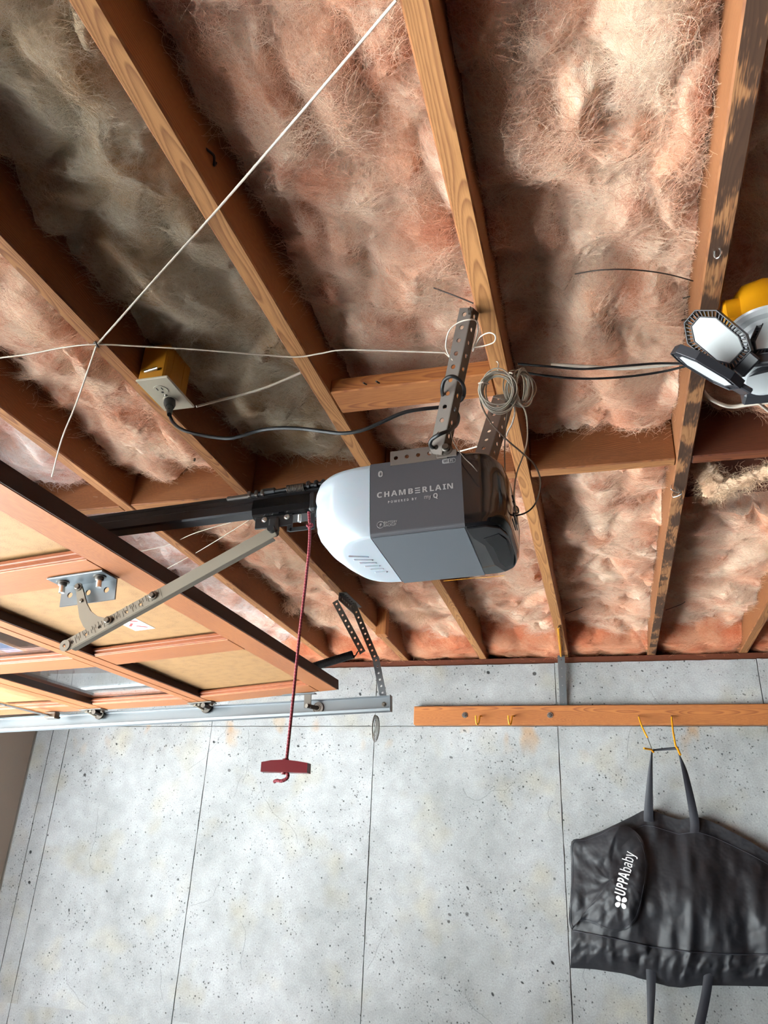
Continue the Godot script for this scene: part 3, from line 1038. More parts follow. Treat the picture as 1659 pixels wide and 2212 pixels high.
func build_track() -> void:
	# galvanised track: its web to the wall, lips towards the door
	var o := at_z(846, 1521, 1.085)
	var dx := Vector3(1, 0.045, 0).normalized()
	var t := thing("door_track", "galvanised steel roller track along the raised door, open end by the wall", "track", Transform3D(Basis(dx, Vector3(-dx.y, dx.x, 0), Vector3(0, 0, 1)), o))
	var len := 2.35
	var prof := PackedVector2Array()   # (z, y)
	for p in [[0, 0], [0.0, 0.050], [0.004, 0.054], [0.020, 0.054], [0.020, 0.051], [0.0045, 0.051], [0.003, 0.049], [0.003, 0.004], [0.008, 0.0005], [0.018, -0.0035], [0.025, -0.001], [0.027, 0.006], [0.030, 0.006], [0.029, -0.003], [0.020, -0.0075], [0.008, -0.004]]:
		prof.append(Vector2(p[0], p[1] - 0.025))
	var b := Mb.new()
	b.prism(prof, 0.0, len)
	part("channel", b.mesh(), M.galv, t, Transform3D(Basis(Vector3(0, 0, 1), Vector3(0, 1, 0), Vector3(-1, 0, 0)), Vector3(0, 0, 0)))
	part("end_plate", bar(Vector3(0.001, 0.0, 0.014), Vector3(0.003, 0.058, 0.032), 0.001), M.galv, t)
	part("track_bolt", bolt_head(0.006), M.bolt, t, Transform3D(Basis(Vector3.RIGHT, PI / 2), Vector3(-0.028, 0.0, 0.003)))
	# hanger: a short angle along the joist and two drop legs
	var h := thing("track_hanger", "grey perforated steel hanger dropping from the joist to the track end", "bracket")
	var ja := at_y(732, 1279, JOIST_Y - 0.002)
	var jb := at_y(766, 1311, JOIST_Y - 0.002)
	var p1 := Mb.new()
	p1.perf((jb - ja).length(), 0.032, 0.003, 0.0254, 0.0045)
	part("joist_angle", p1.mesh(), M.dark_steel, h, frame(jb - ja, Vector3.RIGHT, ja + Vector3(0.016, -0.001, 0)))
	part("joist_angle", p1.mesh(), M.dark_steel, h, frame(jb - ja, Vector3.UP, ja + Vector3(0.0, -0.018, 0)))
	leg(h, "drop_leg", at_z(724, 1299, 1.085), at_z(784, 1410, 1.065), 0.024, M.dark_steel, Vector3(0, 0, 1))
	leg(h, "drop_leg", at_z(763, 1306, 1.03), at_z(812, 1424, 1.06), 0.025, M.dark_steel, Vector3(0, 0, 1))
	leg(h, "strap", at_z(811.5, 1420, 1.064), at_z(828, 1504, 1.08), 0.026, M.galv, Vector3(0, 0, 1))
	var sp := thing("extension_spring", "black coiled extension spring hooked to the track hanger above the door corner", "spring")
	var s0 := at_z(768, 1412, 1.06)
	var s1 := s0 + (at_z(675, 1441, 1.06) - s0) * 4.5
	var ax := (s1 - s0).normalized()
	var sx := ax.cross(Vector3.UP).normalized()
	var sy := ax.cross(sx)
	var pts := []
	var turns := 130
	for i in turns * 9:
		var a := TAU * i / 9.0
		pts.append(s0 + ax * (0.004 * i / 9.0 + 0.01) + (sx * cos(a) + sy * sin(a)) * 0.0145)
	part("coil", rod(pts, 0.0022, 5), M.black, sp)
	part("hook", rod(curve([s0 + ax * 0.012 + sy * 0.013, s0 + sy * 0.006, s0 - ax * 0.012 - sy * 0.006, s0 - ax * 0.024, s0 - ax * 0.016 + sy * 0.008]), 0.0022, 6), M.black, sp)
	var c0 := at_z(810, 1545, 1.105)
	var cb := thing("safety_cable", "small coil of steel cable hanging from the track end", "cable")
	for k in 5:
		var lp := []
		for i in 25:
			var a := TAU * i / 24.0
			lp.append(c0 + Vector3(0.008 * sin(a) * (1.0 + 0.12 * k) + 0.002 * k, -0.033 - 0.004 * k + (0.034 + 0.003 * k) * cos(a), 0.006 * sin(a * 1.0 + k) + 0.002 * k))
		part("loop", rod(lp, 0.0012, 5), M.dark_steel, cb)

func leg(parent: Node3D, called: String, a: Vector3, b: Vector3, w: float, m: Material, face: Vector3, pitch := 0.0254, r := 0.0045) -> void:
	var d := (b - a)
	var y := face.cross(d).normalized()
	var p := Mb.new()
	p.perf(d.length(), w, 0.003, pitch, r)
	part(called, p.mesh(), m, parent, frame(d, y, a))

# ------------------------------------------------------------------ the opener
# a shell bulging away from the housing: rows of (height, reach), plan is a superellipse
func bulge(rows: Array, zc: float, half: float, power: float, x0: float, dir: float) -> ArrayMesh:
	var st := SurfaceTool.new()
	st.begin(Mesh.PRIMITIVE_TRIANGLES)
	var n := 72
	var g := []
	var dense := []
	for i in rows.size() - 1:
		for k in 4: dense.append([lerpf(rows[i][0], rows[i + 1][0], k / 4.0), lerpf(rows[i][1], rows[i + 1][1], k / 4.0), lerpf(rows[i][2], rows[i + 1][2], k / 4.0)])
	dense.append(rows[rows.size() - 1])
	rows = dense
	for r in rows:
		var row := []
		for j in n + 1:
			var a := -PI / 2 + PI * j / n
			var c := pow(absf(cos(a)), 2.0 / power)
			var s := pow(absf(sin(a)), 2.0 / power) * signf(sin(a))
			var dip := 0.0
			if dir < 0.0: dip = 0.0045 * smoothstep(0.10, 0.16, a) * (1.0 - smoothstep(1.02, 1.10, a)) * smoothstep(0.026, 0.036, r[0]) * (1.0 - smoothstep(0.112, 0.124, r[0]))
			row.append(Vector3(x0 + dir * (r[1] * c - dip * cos(a)), r[0], zc + half * r[2] * s - dip * sin(a)))
		g.append(row)
	for i in rows.size() - 1:
		for j in n:
			var q := [g[i][j], g[i + 1][j], g[i + 1][j + 1], g[i][j + 1]]
			var ord := [0, 1, 2, 0, 2, 3] if dir < 0.0 else [0, 2, 1, 0, 3, 2]
			for k in ord:
				st.set_smooth_group(0)
				st.add_vertex(q[k])
	st.index()
	st.generate_normals()
	return st.commit()

func text_mesh(s: String, size: float, depth := 0.0006, bold := false) -> TextMesh:
	var t := TextMesh.new()
	t.text = s
	var f := SystemFont.new()
	f.font_names = PackedStringArray(["Droid Sans"])
	f.font_weight = 700 if bold else 400
	t.font = f
	t.font_size = 64
	t.pixel_size = size / 64.0
	t.depth = depth
	t.curve_step = 1.0
	return t

func build_opener() -> void:
	var o := thing("door_opener", "grey and black garage door opener with a white lens at one end", "door opener", op)
	# housing: one folded sheet, front, underside and back
	var prof := PackedVector2Array()   # (z, y)
	for i in 6:
		var a := PI / 2 * i / 5.0
		prof.append(Vector2(-0.007 + 0.007 * cos(-a), 0.007 - 0.007 * sin(a)))
	for i in 6:
		var a := PI / 2 * i / 5.0
		prof.append(Vector2(-0.243 - 0.007 * sin(a), 0.007 - 0.007 * cos(a)))
	prof.append(Vector2(-0.25, 0.150))
	prof.append(Vector2(0.0, 0.150))
	var hb := Mb.new()
	hb.prism(prof, 0.0, 0.174)
	part("housing", hb.mesh(), M.charcoal, o, Transform3D(Basis(Vector3(0, 0, 1), Vector3(0, 1, 0), Vector3(-1, 0, 0)), Vector3(0.174, 0, 0)))
	part("underside_panel", bar(Vector3(0.0875, -0.0006, -0.127), Vector3(0.171, 0.0012, 0.243), 0.0004), M.underside, o)
	# white lens: nose well above its foot
	var lr := [[0.0, 0.0, 0.9], [0.0, 0.055, 0.93], [0.002, 0.080, 0.965], [0.012, 0.096, 0.985], [0.03, 0.118, 1.0], [0.05, 0.133, 1.0], [0.07, 0.141, 1.0], [0.10, 0.143, 1.0], [0.13, 0.139, 1.0], [0.143, 0.134, 0.995], [0.149, 0.126, 0.98], [0.152, 0.115, 0.95], [0.152, 0.0, 0.9]]
	var ln := part("light_lens", bulge(lr, -0.125, 0.125, 2.6, -0.001, -1.0), M.lens, o)
	for i in 6:   # vent ribs on the underside of the lens
		part("vent_rib", bar(Vector3.ZERO, Vector3(0.040 - 0.003 * i, 0.003, 0.005), 0.001), M.lens, ln, Transform3D(Basis(Vector3.UP, 0.35 - 0.05 * i), Vector3(-0.048 + 0.004 * i, -0.0005, -0.085 - 0.018 * i)))
	var inset := Mb.new()
	inset.box(Vector3(-0.0665, 0.075, -0.0155), Vector3(0.045, 0.085, 0.004), 0.0015)
	# black end cap with a scooped handle
	var cr := [[0.0, 0.0, 0.96], [0.0, 0.062, 0.975], [0.003, 0.070, 0.99], [0.015, 0.077, 1.0], [0.06, 0.082, 1.0], [0.11, 0.080, 1.0], [0.132, 0.074, 0.99], [0.144, 0.064, 0.97], [0.150, 0.048, 0.94], [0.150, 0.0, 0.92]]
	var ec := part("end_cap", bulge(cr, -0.125, 0.126, 4.2, 0.174, 1.0), M.gloss_black, o)
	var sc := Mb.new()
	var pp := PackedVector2Array([Vector2(0.176, -0.008), Vector2(0.181, -0.05), Vector2(0.196, -0.09), Vector2(0.2, -0.19), Vector2(0.215, -0.232), Vector2(0.234, -0.215), Vector2(0.243, -0.15), Vector2(0.243, -0.06), Vector2(0.232, -0.02), Vector2(0.21, -0.006)])
	sc.prism(pp, 0.0, 0.003)
	part("underside_rim", sc.mesh(), M.cap_rim, ec, Transform3D(Basis(Vector3(1, 0, 0), Vector3(0, 0, 1), Vector3(0, -1, 0)), Vector3(0, -0.0005, 0)))
	var hp := PackedVector2Array([Vector2(0.199, -0.055), Vector2(0.21, -0.10), Vector2(0.212, -0.18), Vector2(0.22, -0.205), Vector2(0.233, -0.19), Vector2(0.238, -0.14), Vector2(0.238, -0.07), Vector2(0.228, -0.04)])
	var hm := Mb.new()
	hm.prism(hp, 0.0, 0.003)
	part("handle_scoop", hm.mesh(), M.scoop, ec, Transform3D(Basis(Vector3(1, 0, 0), Vector3(0, 0, 1), Vector3(0, -1, 0)), Vector3(0, -0.002, 0)))
	var cp := Mb.new()
	for i in 5:
		cp.box(Vector3(0.2553, 0.085 - 0.012 * i, -0.10), Vector3(0.002, 0.004, 0.05), 0.0008)
	part("terminal_slots", cp.mesh(), M.black, ec)
	# steel mounting bracket along the top front edge
	var mb := Mb.new()
	mb.perf(0.108, 0.030, 0.002, 0.024, 0.0042)
	part("mounting_bracket", mb.mesh(), M.steel, o, frame(Vector3(1, 0, 0), Vector3(0, 1, 0), Vector3(0.040, 0.155, 0.001)))
	part("bracket_bolt", rod([Vector3(0.148, 0.158, -0.004), Vector3(0.148, 0.158, 0.016)], 0.006, 10), M.bolt, o)
	part("bracket_nut", bolt_head(0.008), M.dark_steel, o, Transform3D(Basis(Vector3.RIGHT, PI / 2), Vector3(0.148, 0.158, 0.004)))
	part("bracket_gusset", bar(Vector3(0.148, 0.149, 0.003), Vector3(0.038, 0.014, 0.003), 0.001), M.steel, o)
	# lettering printed on the front
	var fz := 0.0004
	var z := func(t: Mesh, x: float, y: float, sx: float, called: String, m: Material) -> void:
		part(called, t, m, o, Transform3D(Basis().scaled(Vector3(sx, 1, 1)), Vector3(x, y, fz)))
	var brand := "CHAMB-RLAIN"
	var wids := [0.0152, 0.0155, 0.0152, 0.0180, 0.0150, 0.0135, 0.0150, 0.0125, 0.0150, 0.0085, 0.0150]
	var x := 0.0120
	for i in brand.length():
		var ch := brand[i]
		if ch == "-":
			var eb := Mb.new()
			for q in 3: eb.box(Vector3(x + 0.0052, 0.0775 + 0.0047 * q, fz), Vector3(0.0096, 0.0016, 0.0006), 0.0)
			part("lettering", eb.mesh(), M.print_grey, o)
		else:
			z.call(text_mesh(ch, 0.0150, 0.0006, true), x + wids[i] * 0.38, 0.0822, 1.16, "lettering", M.print_grey)
		x += wids[i] * 0.93
	z.call(text_mesh("P O W E R E D   B Y", 0.0062, 0.0006, true), 0.061, 0.0655, 1.0, "lettering", M.print_grey)
	z.call(text_mesh("my", 0.0100), 0.1090, 0.0665, 1.0, "lettering", M.print_grey)
	z.call(text_mesh("Q", 0.0125, 0.0006, true), 0.1235, 0.0668, 1.0, "lettering", M.print_grey)
	z.call(text_mesh("BATTERY", 0.0056), 0.0385, 0.0245, 1.0, "lettering", M.print_grey)
	z.call(text_mesh("BACKUP", 0.0056), 0.0378, 0.0190, 1.0, "lettering", M.print_grey)
	z.call(text_mesh("Fi", 0.0072, 0.0006, true), 0.1560, 0.1350, 1.0, "lettering", M.print_grey)
	var wi := Mb.new()
	wi.box(Vector3(0.1452, 0.1350, fz), Vector3(0.0125, 0.0080, 0.0005), 0.0)
	var rr := rounded(0.025, 0.0088, 0.004)
	part("wifi_badge", ring_line(rr, 0.00035, Vector3(0.1512, 0.1350, fz)), M.print_grey, o)
	part("wifi_badge", wi.mesh(), M.print_grey, o)
	part("lettering", text_mesh("Wi", 0.0072, 0.0006, true), M.charcoal, o, Transform3D(Basis(), Vector3(0.1452, 0.1350, fz + 0.0005)))
	# round bolt badge and the runic mark
	var ci := PackedVector2Array()
	for i in 24: ci.append(Vector2(cos(TAU * i / 24), sin(TAU * i / 24)) * 0.0066)
	part("battery_badge", ring_line(ci, 0.00045, Vector3(0.0200, 0.0215, fz)), M.print_grey, o)
	var zz := Mb.new()
	zz.prism(PackedVector2Array([Vector2(0.0022, 0.0047), Vector2(-0.0028, -0.0008), Vector2(-0.0003, -0.0006), Vector2(-0.0022, -0.0047), Vector2(0.0028, 0.0008), Vector2(0.0003, 0.0006)]), 0.0, 0.0005)
	part("battery_badge", zz.mesh(), M.print_grey, o, Transform3D(Basis(), Vector3(0.0200, 0.0215, fz)))
	var bo := Mb.new()
	bo.prism(rounded(0.0088, 0.0128, 0.0044), 0.0, 0.0004)
	part("wireless_badge", bo.mesh(), M.print_grey, o, Transform3D(Basis(), Vector3(0.0200, 0.1265, fz)))
	var rune := [Vector3(-0.0022, 0.0024, 0), Vector3(0.0022, -0.0020, 0), Vector3(0, -0.0046, 0), Vector3(0, 0.0046, 0), Vector3(0.0022, 0.0020, 0), Vector3(-0.0022, -0.0024, 0)]
	for i in rune.size(): rune[i] = rune[i] + Vector3(0.0200, 0.1265, fz + 0.0006)
	part("wireless_badge", rod(rune, 0.00045, 5), M.charcoal, o)
	build_rail()
	# hanging straps: perforated angle iron from the joist down to the opener
	var s1 := thing("hanging_strap", "perforated steel angle strap from the pale joist to the front of the opener", "strap")
	angle_iron(s1, at_y(1019, 664, JOIST_Y - 0.004), at_z(952, 982, 2.582), 0.026, 0.75)
	part("lag_bolt", bolt_head(0.006), M.bolt, s1, Transform3D(Basis(Vector3.BACK, PI * 0.5), at_y(1018, 672, JOIST_Y - 0.02)))
	var s2 := thing("hanging_strap", "perforated steel angle strap behind the wire coils, at the back of the opener", "strap")
	angle_iron(s2, at_y(1096, 850, JOIST_Y - 0.004), at_z(1052, 995, 2.40), 0.034, 0.75)

func rounded(w: float, h: float, r: float) -> PackedVector2Array:
	var p := PackedVector2Array()
	for c in 4:
		var o := Vector2((w / 2 - r) * (1.0 if c in [0, 3] else -1.0), (h / 2 - r) * (1.0 if c < 2 else -1.0))
		for i in 6:
			var a := PI / 2 * c + PI / 2 * i / 5.0
			p.append(o + Vector2(cos(a), sin(a)) * r)
	return p

func ring_line(p: PackedVector2Array, r: float, at: Vector3) -> ArrayMesh:
	var pts := []
	for q in p: pts.append(at + Vector3(q.x, q.y, 0))
	pts.append(pts[0]); pts.append(pts[1])
	return rod(pts, r, 5)

# two perforated flanges that meet on the line a-b; the bend faces the viewer's side
func angle_iron(parent: Node3D, a: Vector3, b: Vector3, w: float, open: float) -> void:
	var d := (b - a).normalized()
	var to := (EYE - (a + b) * 0.5)
	to = (to - d * to.dot(d)).normalized()
	var side := d.cross(to).normalized()          # to the viewer's right or left
	if side.x > 0.0: side = -side
	for s in [1.0, -1.0]:
		var out: Vector3 = (side * s * cos(open + (0.25 if s < 0.0 else -0.2)) - to * sin(open + (0.25 if s < 0.0 else -0.2))).normalized()
		var p := Mb.new()
		p.perf((b - a).length(), w, 0.0022, 0.0254, 0.0046)
		part("flange", p.mesh(), M.steel if s > 0.0 else M.dark_steel, parent, frame(d, out, a + out * w * 0.5))

func build_rail() -> void:
	var r := thing("opener_rail", "black steel rail running from the opener out over the raised door", "rail", op)
	var pr := PackedVector2Array([Vector2(-0.105, 0.140), Vector2(-0.105, 0.158), Vector2(-0.108, 0.160), Vector2(-0.108, 0.172), Vector2(-0.142, 0.172), Vector2(-0.142, 0.160), Vector2(-0.145, 0.158), Vector2(-0.145, 0.140), Vector2(-0.140, 0.137), Vector2(-0.110, 0.137)])
	var b := Mb.new()
	b.prism(pr, 0.0, 2.64)
	part("beam", b.mesh(), M.rail_black, r, Transform3D(Basis(Vector3(0, 0, 1), Vector3(0, 1, 0), Vector3(-1, 0, 0)), Vector3(-0.06, 0, 0)))
	part("belt", bar(Vector3(-1.35, 0.178, -0.112), Vector3(2.45, 0.008, 0.003), 0.0008), M.rubber, r)
	# belt tensioner on the rail: turnbuckle, links and a spring
	part("turnbuckle", bar(Vector3(-0.325, 0.176, -0.106), Vector3(0.055, 0.010, 0.010), 0.003), M.dark_steel, r)
	part("link", rod([Vector3(-0.30, 0.176, -0.105), Vector3(-0.262, 0.178, -0.105)], 0.005, 8), M.black, r)
	for q in [-0.298, -0.282, -0.268]:
		part("link_nut", bar(Vector3(q, 0.178, -0.104), Vector3(0.008, 0.014, 0.012), 0.002), M.dark_steel, r)
	part("link_block", bar(Vector3(-0.255, 0.181, -0.106), Vector3(0.034, 0.013, 0.014), 0.004), M.black, r)
	part("link", rod([Vector3(-0.24, 0.179, -0.105), Vector3(-0.205, 0.180, -0.105)], 0.004, 8), M.black, r)
	var cs := []
	for i in 12 * 10:
		var a := TAU * i / 10.0
		cs.append(Vector3(-0.213 + 0.0033 * i / 10.0, 0.180 + 0.008 * cos(a), -0.106 + 0.008 * sin(a)))
	part("tension_spring", rod(cs, 0.0013, 5), M.dark_steel, r)
	part("link", rod([Vector3(-0.176, 0.181, -0.105), Vector3(-0.10, 0.184, -0.105)], 0.0045, 8), M.black, r)
	for q in [-0.165, -0.148, -0.132]:
		part("link_nut", bar(Vector3(q, 0.183, -0.104), Vector3(0.010, 0.015, 0.012), 0.003), M.black, r)
	# trolley: sleeve round the rail, plate, clevis and the hook plate of the release
	var t := thing("trolley", "black trolley gripping the rail, joined to the slanted arm", "trolley", op)
	var sp := PackedVector2Array([Vector2(-0.098, 0.160), Vector2(-0.096, 0.150), Vector2(-0.094, 0.138), Vector2(-0.097, 0.125), Vector2(-0.106, 0.119), Vector2(-0.144, 0.119), Vector2(-0.153, 0.125), Vector2(-0.156, 0.138), Vector2(-0.152, 0.160), Vector2(-0.148, 0.160), Vector2(-0.148, 0.134), Vector2(-0.102, 0.134), Vector2(-0.102, 0.160)])
	var sb := Mb.new()
	sb.prism(sp, 0.0, 0.128)
	part("sleeve", sb.mesh(), M.gloss_black, t, Transform3D(Basis(Vector3(0, 0, 1), Vector3(0, 1, 0), Vector3(-1, 0, 0)), Vector3(-0.158, 0, 0)))
	part("end_collar", bar(Vector3(-0.152, 0.140, -0.118), Vector3(0.016, 0.044, 0.050), 0.006), M.black, t)
	part("side_plate", bar(Vector3(-0.239, 0.107, -0.104), Vector3(0.083, 0.026, 0.004), 0.0015), M.black, t)
	part("clevis", bar(Vector3(-0.237, 0.098, -0.103), Vector3(0.022, 0.036, 0.016), 0.005), M.black, t)
	part("clevis_pin", rod([Vector3(-0.237, 0.084, -0.115), Vector3(-0.237, 0.084, -0.084)], 0.007, 12), M.black, t)
	for q in [-0.259, -0.209]:
		part("screw", bolt_head(0.0042), M.bright, t, Transform3D(Basis(Vector3.RIGHT, PI / 2), Vector3(q, 0.113, -0.102)))
	var hp := Mb.new()
	hp.box(Vector3(-0.177, 0.084, -0.104), Vector3(0.052, 0.010, 0.003), 0.001)
	hp.box(Vector3(-0.202, 0.098, -0.104), Vector3(0.012, 0.034, 0.003), 0.001)
	hp.box(Vector3(-0.153, 0.098, -0.104), Vector3(0.010, 0.036, 0.003), 0.001)
	part("release_plate", hp.mesh(), M.black, t)
	var rs := []
	for i in 7 * 8:
		var a := TAU * i / 8.0
		rs.append(Vector3(-0.180 + 0.0035 * cos(a), 0.113 - 0.0022 * i / 8.0, -0.1 + 0.0035 * sin(a)))
	part("release_spring", rod(rs, 0.0009, 5), M.bright, t)
	# arm
	var zz := 2.476
	var arm := thing("opener_linkage", "grey steel door arm with ruled holes slanting from trolley to door", "arm")
	var a0 := at_z(594, 1146, zz)
	var a1 := at_z(143, 1396, zz)
	var dd := (a1 - a0).normalized()
	var up := Vector3(-dd.y, dd.x, 0)
	if up.y < 0.0: up = -up
	var len := (a1 - a0).length()
	var pf := Mb.new()
	pf.perf(len * 0.46, 0.024, 0.003, len * 0.46 / 7.0, 0.0036)
	part("ruled_bar", pf.mesh(), M.grey_paint, arm, frame(dd, up, a0 + dd * len * 0.54 + Vector3(0, 0, 0.003)))
	var tick := Mb.new()
	for i in 58:
		if i % 5 == 0: continue
		var u := len * 0.54 + len * 0.44 * i / 58.0
		var hgt := 0.009 if i % 3 else 0.014
		tick.box(Vector3(u, 0.006 - (0.0 if i % 2 else 0.006), -0.0033), Vector3(0.0009, hgt, 0.0005), 0.0)
	part("scale_marks", tick.mesh(), M.dark_steel, arm, frame(dd, up, a0))
	part("top_flange", bar(Vector3(len * 0.27, -0.001, -0.0015), Vector3(len * 0.54, 0.026, 0.003), 0.0008), M.grey_paint, arm, frame(dd, up, a0))
	part("edge_flange", bar(Vector3(len * 0.5, -0.0125, 0.006), Vector3(len * 0.96, 0.0025, 0.016), 0.0008), M.grey_paint, arm, frame(dd, up, a0))
	part("arm_end", lathe_mesh([Vector2(0.004, 0), Vector2(0.012, 0), Vector2(0.012, 0.003), Vector2(0.004, 0.003), Vector2(0.004, 0)]), M.grey_paint, arm, Transform3D(Basis(Vector3.RIGHT, PI / 2), a1 + Vector3(0, 0, 0.003)))
	for u in [0.575, 0.79]:
		part("bolt", bolt_head(0.0062), M.bolt, arm, Transform3D(Basis(Vector3.RIGHT, PI / 2), a0 + dd * len * u + up * 0.002 + Vector3(0, 0, 0.006)))
	# curved piece up to the door bracket
	var pts := [Vector2(163, 1262), Vector2(175, 1260), Vector2(181, 1280), Vector2(187, 1303), Vector2(196, 1320), Vector2(210, 1331), Vector2(232, 1336), Vector2(262, 1331), Vector2(262, 1342), Vector2(232, 1352), Vector2(205, 1360), Vector2(190, 1364), Vector2(180, 1353), Vector2(172, 1335), Vector2(167, 1300)]
	var poly := PackedVector2Array()
	for p in pts:
		var w := at_z(p.x, p.y, zz - 0.004)
		poly.append(Vector2(w.x, w.y))
	var cb := Mb.new()
	cb.prism(poly, zz - 0.008, zz - 0.003)
	part("curved_bar", cb.mesh(), M.grey_paint, arm)
	for p in [Vector2(169, 1268)]:
		part("bolt", bolt_head(0.0062), M.bolt, arm, Transform3D(Basis(Vector3.RIGHT, PI / 2), at_z(p.x, p.y, zz - 0.002)))
	part("hole_plug", bolt_head(0.004), M.bolt, arm, Transform3D(Basis(Vector3.RIGHT, PI / 2), at_z(177, 1298, zz - 0.004)))
	# release cord and its handle
	var rc := thing("pull_rope", "red and white braided release cord knotted at the trolley, ending in a curl", "cord")
	var zc := 2.49
	var line := [at_z(667, 1106, zc), at_z(668, 1120, zc), at_z(669, 1137, zc), at_z(668, 1180, zc), at_z(660, 1260, zc), at_z(647, 1370, zc), at_z(634, 1500, zc), at_z(619, 1642, zc)]
	part("braid", rod(curve(line, 14), 0.0028, 10), M.cord, rc)
	part("knot", knot_mesh(at_z(669, 1136, zc + 0.002), 0.0055), M.cord, rc)
	part("loose_end", rod(curve([at_z(617, 1668, zc), at_z(622, 1674, zc + 0.004), at_z(619, 1682, zc + 0.004), at_z(608, 1687, zc + 0.004), at_z(598, 1686, zc + 0.002), at_z(592, 1689, zc)]), 0.0030, 8), M.cord, rc)
	var hd := thing("pull_grip", "dark red plastic pull handle hanging on the braided cord", "handle")
	var poly2 := PackedVector2Array()
	for p in [Vector2(566.5, 1668), Vector2(568.5, 1647), Vector2(590, 1643), Vector2(618, 1642), Vector2(645, 1645), Vector2(667.5, 1649), Vector2(666.5, 1670.5), Vector2(620, 1669)]:
		var w := at_z(p.x, p.y, zc)
		poly2.append(Vector2(w.x, w.y))
	var hb := Mb.new()
	hb.prism(poly2, zc - 0.010, zc + 0.008)
	part("grip", hb.mesh(), M.red, hd)
	part("cord_sleeve", rod([at_z(617, 1643, zc) + Vector3(0, 0.003, 0), at_z(615, 1669, zc) - Vector3(0, 0.003, 0)], 0.006, 12), M.red, hd)

func knot_mesh(c: Vector3, r: float) -> ArrayMesh:
	var pts := []
	for i in 49:
		var a := TAU * i / 48.0
		pts.append(c + Vector3(sin(a) + 2.0 * sin(2.0 * a), cos(a) - 2.0 * cos(2.0 * a), -sin(3.0 * a)) * r * 0.33)
	return rod(pts, 0.0024, 6)

# ------------------------------------------------------------------ the wall's things
func build_hook_rail() -> void:
	var h := thing("hook_rail", "long varnished board bolted to the concrete wall, carrying yellow hooks", "board")
	var c := Vector3(0.36, 2.180, 0.0195)
	part("board", bar(c, Vector3(2.535, 0.090, 0.038), 0.003, Vector2(0.35, 0.235)), M.rail_wood, h)
	for x in [1004, 1188, 1890]:
		var p := at_z(x, 1545, 0.039)
		part("washer", lathe_mesh([Vector2(0, 0), Vector2(0.014, 0), Vector2(0.014, 0.003), Vector2(0, 0.003)]), M.bright, h, Transform3D(Basis(Vector3.RIGHT, PI / 2), p))
		part("lag_bolt", bolt_head(0.007), M.dark_steel, h, Transform3D(Basis(Vector3.RIGHT, PI / 2), p + Vector3(0, 0, 0.002)))
	var k := 0
	for x in [1033, 1103]:
		var p := at_z(x, 1556, 0.055)
		var o := thing("small_hook", ["short yellow hook near the board end, first from the end", "short yellow hook between the two bolts, second from the board end"][k], "hook", Transform3D(Basis(), p), "short yellow hooks on the board")
		var u := [Vector3(0.014, 0.022, -0.014), Vector3(0.008, 0.018, 0.002), Vector3(0.007, 0.0, 0.010), Vector3(0.002, -0.020, 0.016), Vector3(-0.004, -0.020, 0.024), Vector3(-0.007, 0.0, 0.028), Vector3(-0.007, 0.017, 0.030)]
		part("wire", rod(curve(u), 0.0040, 8), M.yellow, o)
		part("screw_shank", rod([Vector3(0.016, 0.023, -0.018), Vector3(0.013, 0.021, -0.010)], 0.0026, 8), M.bright, o)
		k += 1
	# two long hooks that carry the bag
	var a := thing("long_hook", "long yellow hook bent down from the board, holding the bag's nearer strap", "hook")
	part("screw_shank", rod([at_z(1379, 1546, 0.036), at_z(1381, 1550, 0.06)], 0.0032, 8), M.bright, a)
	part("sleeve", rod(curve([at_z(1380, 1549, 0.057), at_z(1387, 1570, 0.09), at_z(1399, 1594, 0.115)]), 0.0042, 8), M.yellow, a)
	part("wire", rod([at_z(1399, 1594, 0.115), at_z(1409, 1621, 0.135)], 0.0018, 6), M.dark_steel, a)
	part("tip", rod([at_z(1391, 1616.5, 0.175), at_z(1406, 1619, 0.150), at_z(1412, 1625, 0.138)], 0.0045, 8), M.yellow, a)
	var b := thing("long_hook", "long yellow hook bent down from the board, right of the other long hook", "hook")
	part("screw_shank", rod([at_z(1450, 1546, 0.036), at_z(1451.5, 1551, 0.06)], 0.0032, 8), M.bright, b)
	part("sleeve", rod(curve([at_z(1451, 1549, 0.057), at_z(1454, 1580, 0.10), at_z(1460, 1614, 0.135)]), 0.0042, 8), M.yellow, b)
	part("tip", rod([at_z(1460, 1612, 0.138), at_z(1464, 1618, 0.160), at_z(1470, 1631, 0.175)], 0.0050, 8), M.yellow, b)
	# wall strap from joist to board
	var s := thing("wall_strap", "narrow grey steel strap with a yellow top, from joist down behind the board", "strap")
	var p0 := at_z(1212, 1416, 0.03)
	var p1 := at_z(1217.5, 1528, 0.012)
	leg(s, "strap", p0, p1, 0.034, M.galv, Vector3(0, 0, 1), 0.045, 0.003)
	part("yellow_end", rod([at_y(1206, 1356, 2.462), at_y(1209, 1385, 2.462), at_z(1212, 1417, 0.036)], 0.0055, 8), M.yellow, s)
	part("nail", rod([at_y(1206, 1352, 2.475), at_y(1206, 1356, 2.452)], 0.003, 6), M.bright, s)

func lathe_mesh(p: Array, sides := 20) -> ArrayMesh:
	var b := Mb.new()
	b.lathe(p, sides)
	return b.mesh()

func poly_at(x: float, p: Array) -> float:
	for i in p.size() - 1:
		if x <= p[i + 1].x: return lerpf(p[i].y, p[i + 1].y, clampf((x - p[i].x) / (p[i + 1].x - p[i].x), 0.0, 1.0))
	return p[p.size() - 1].y

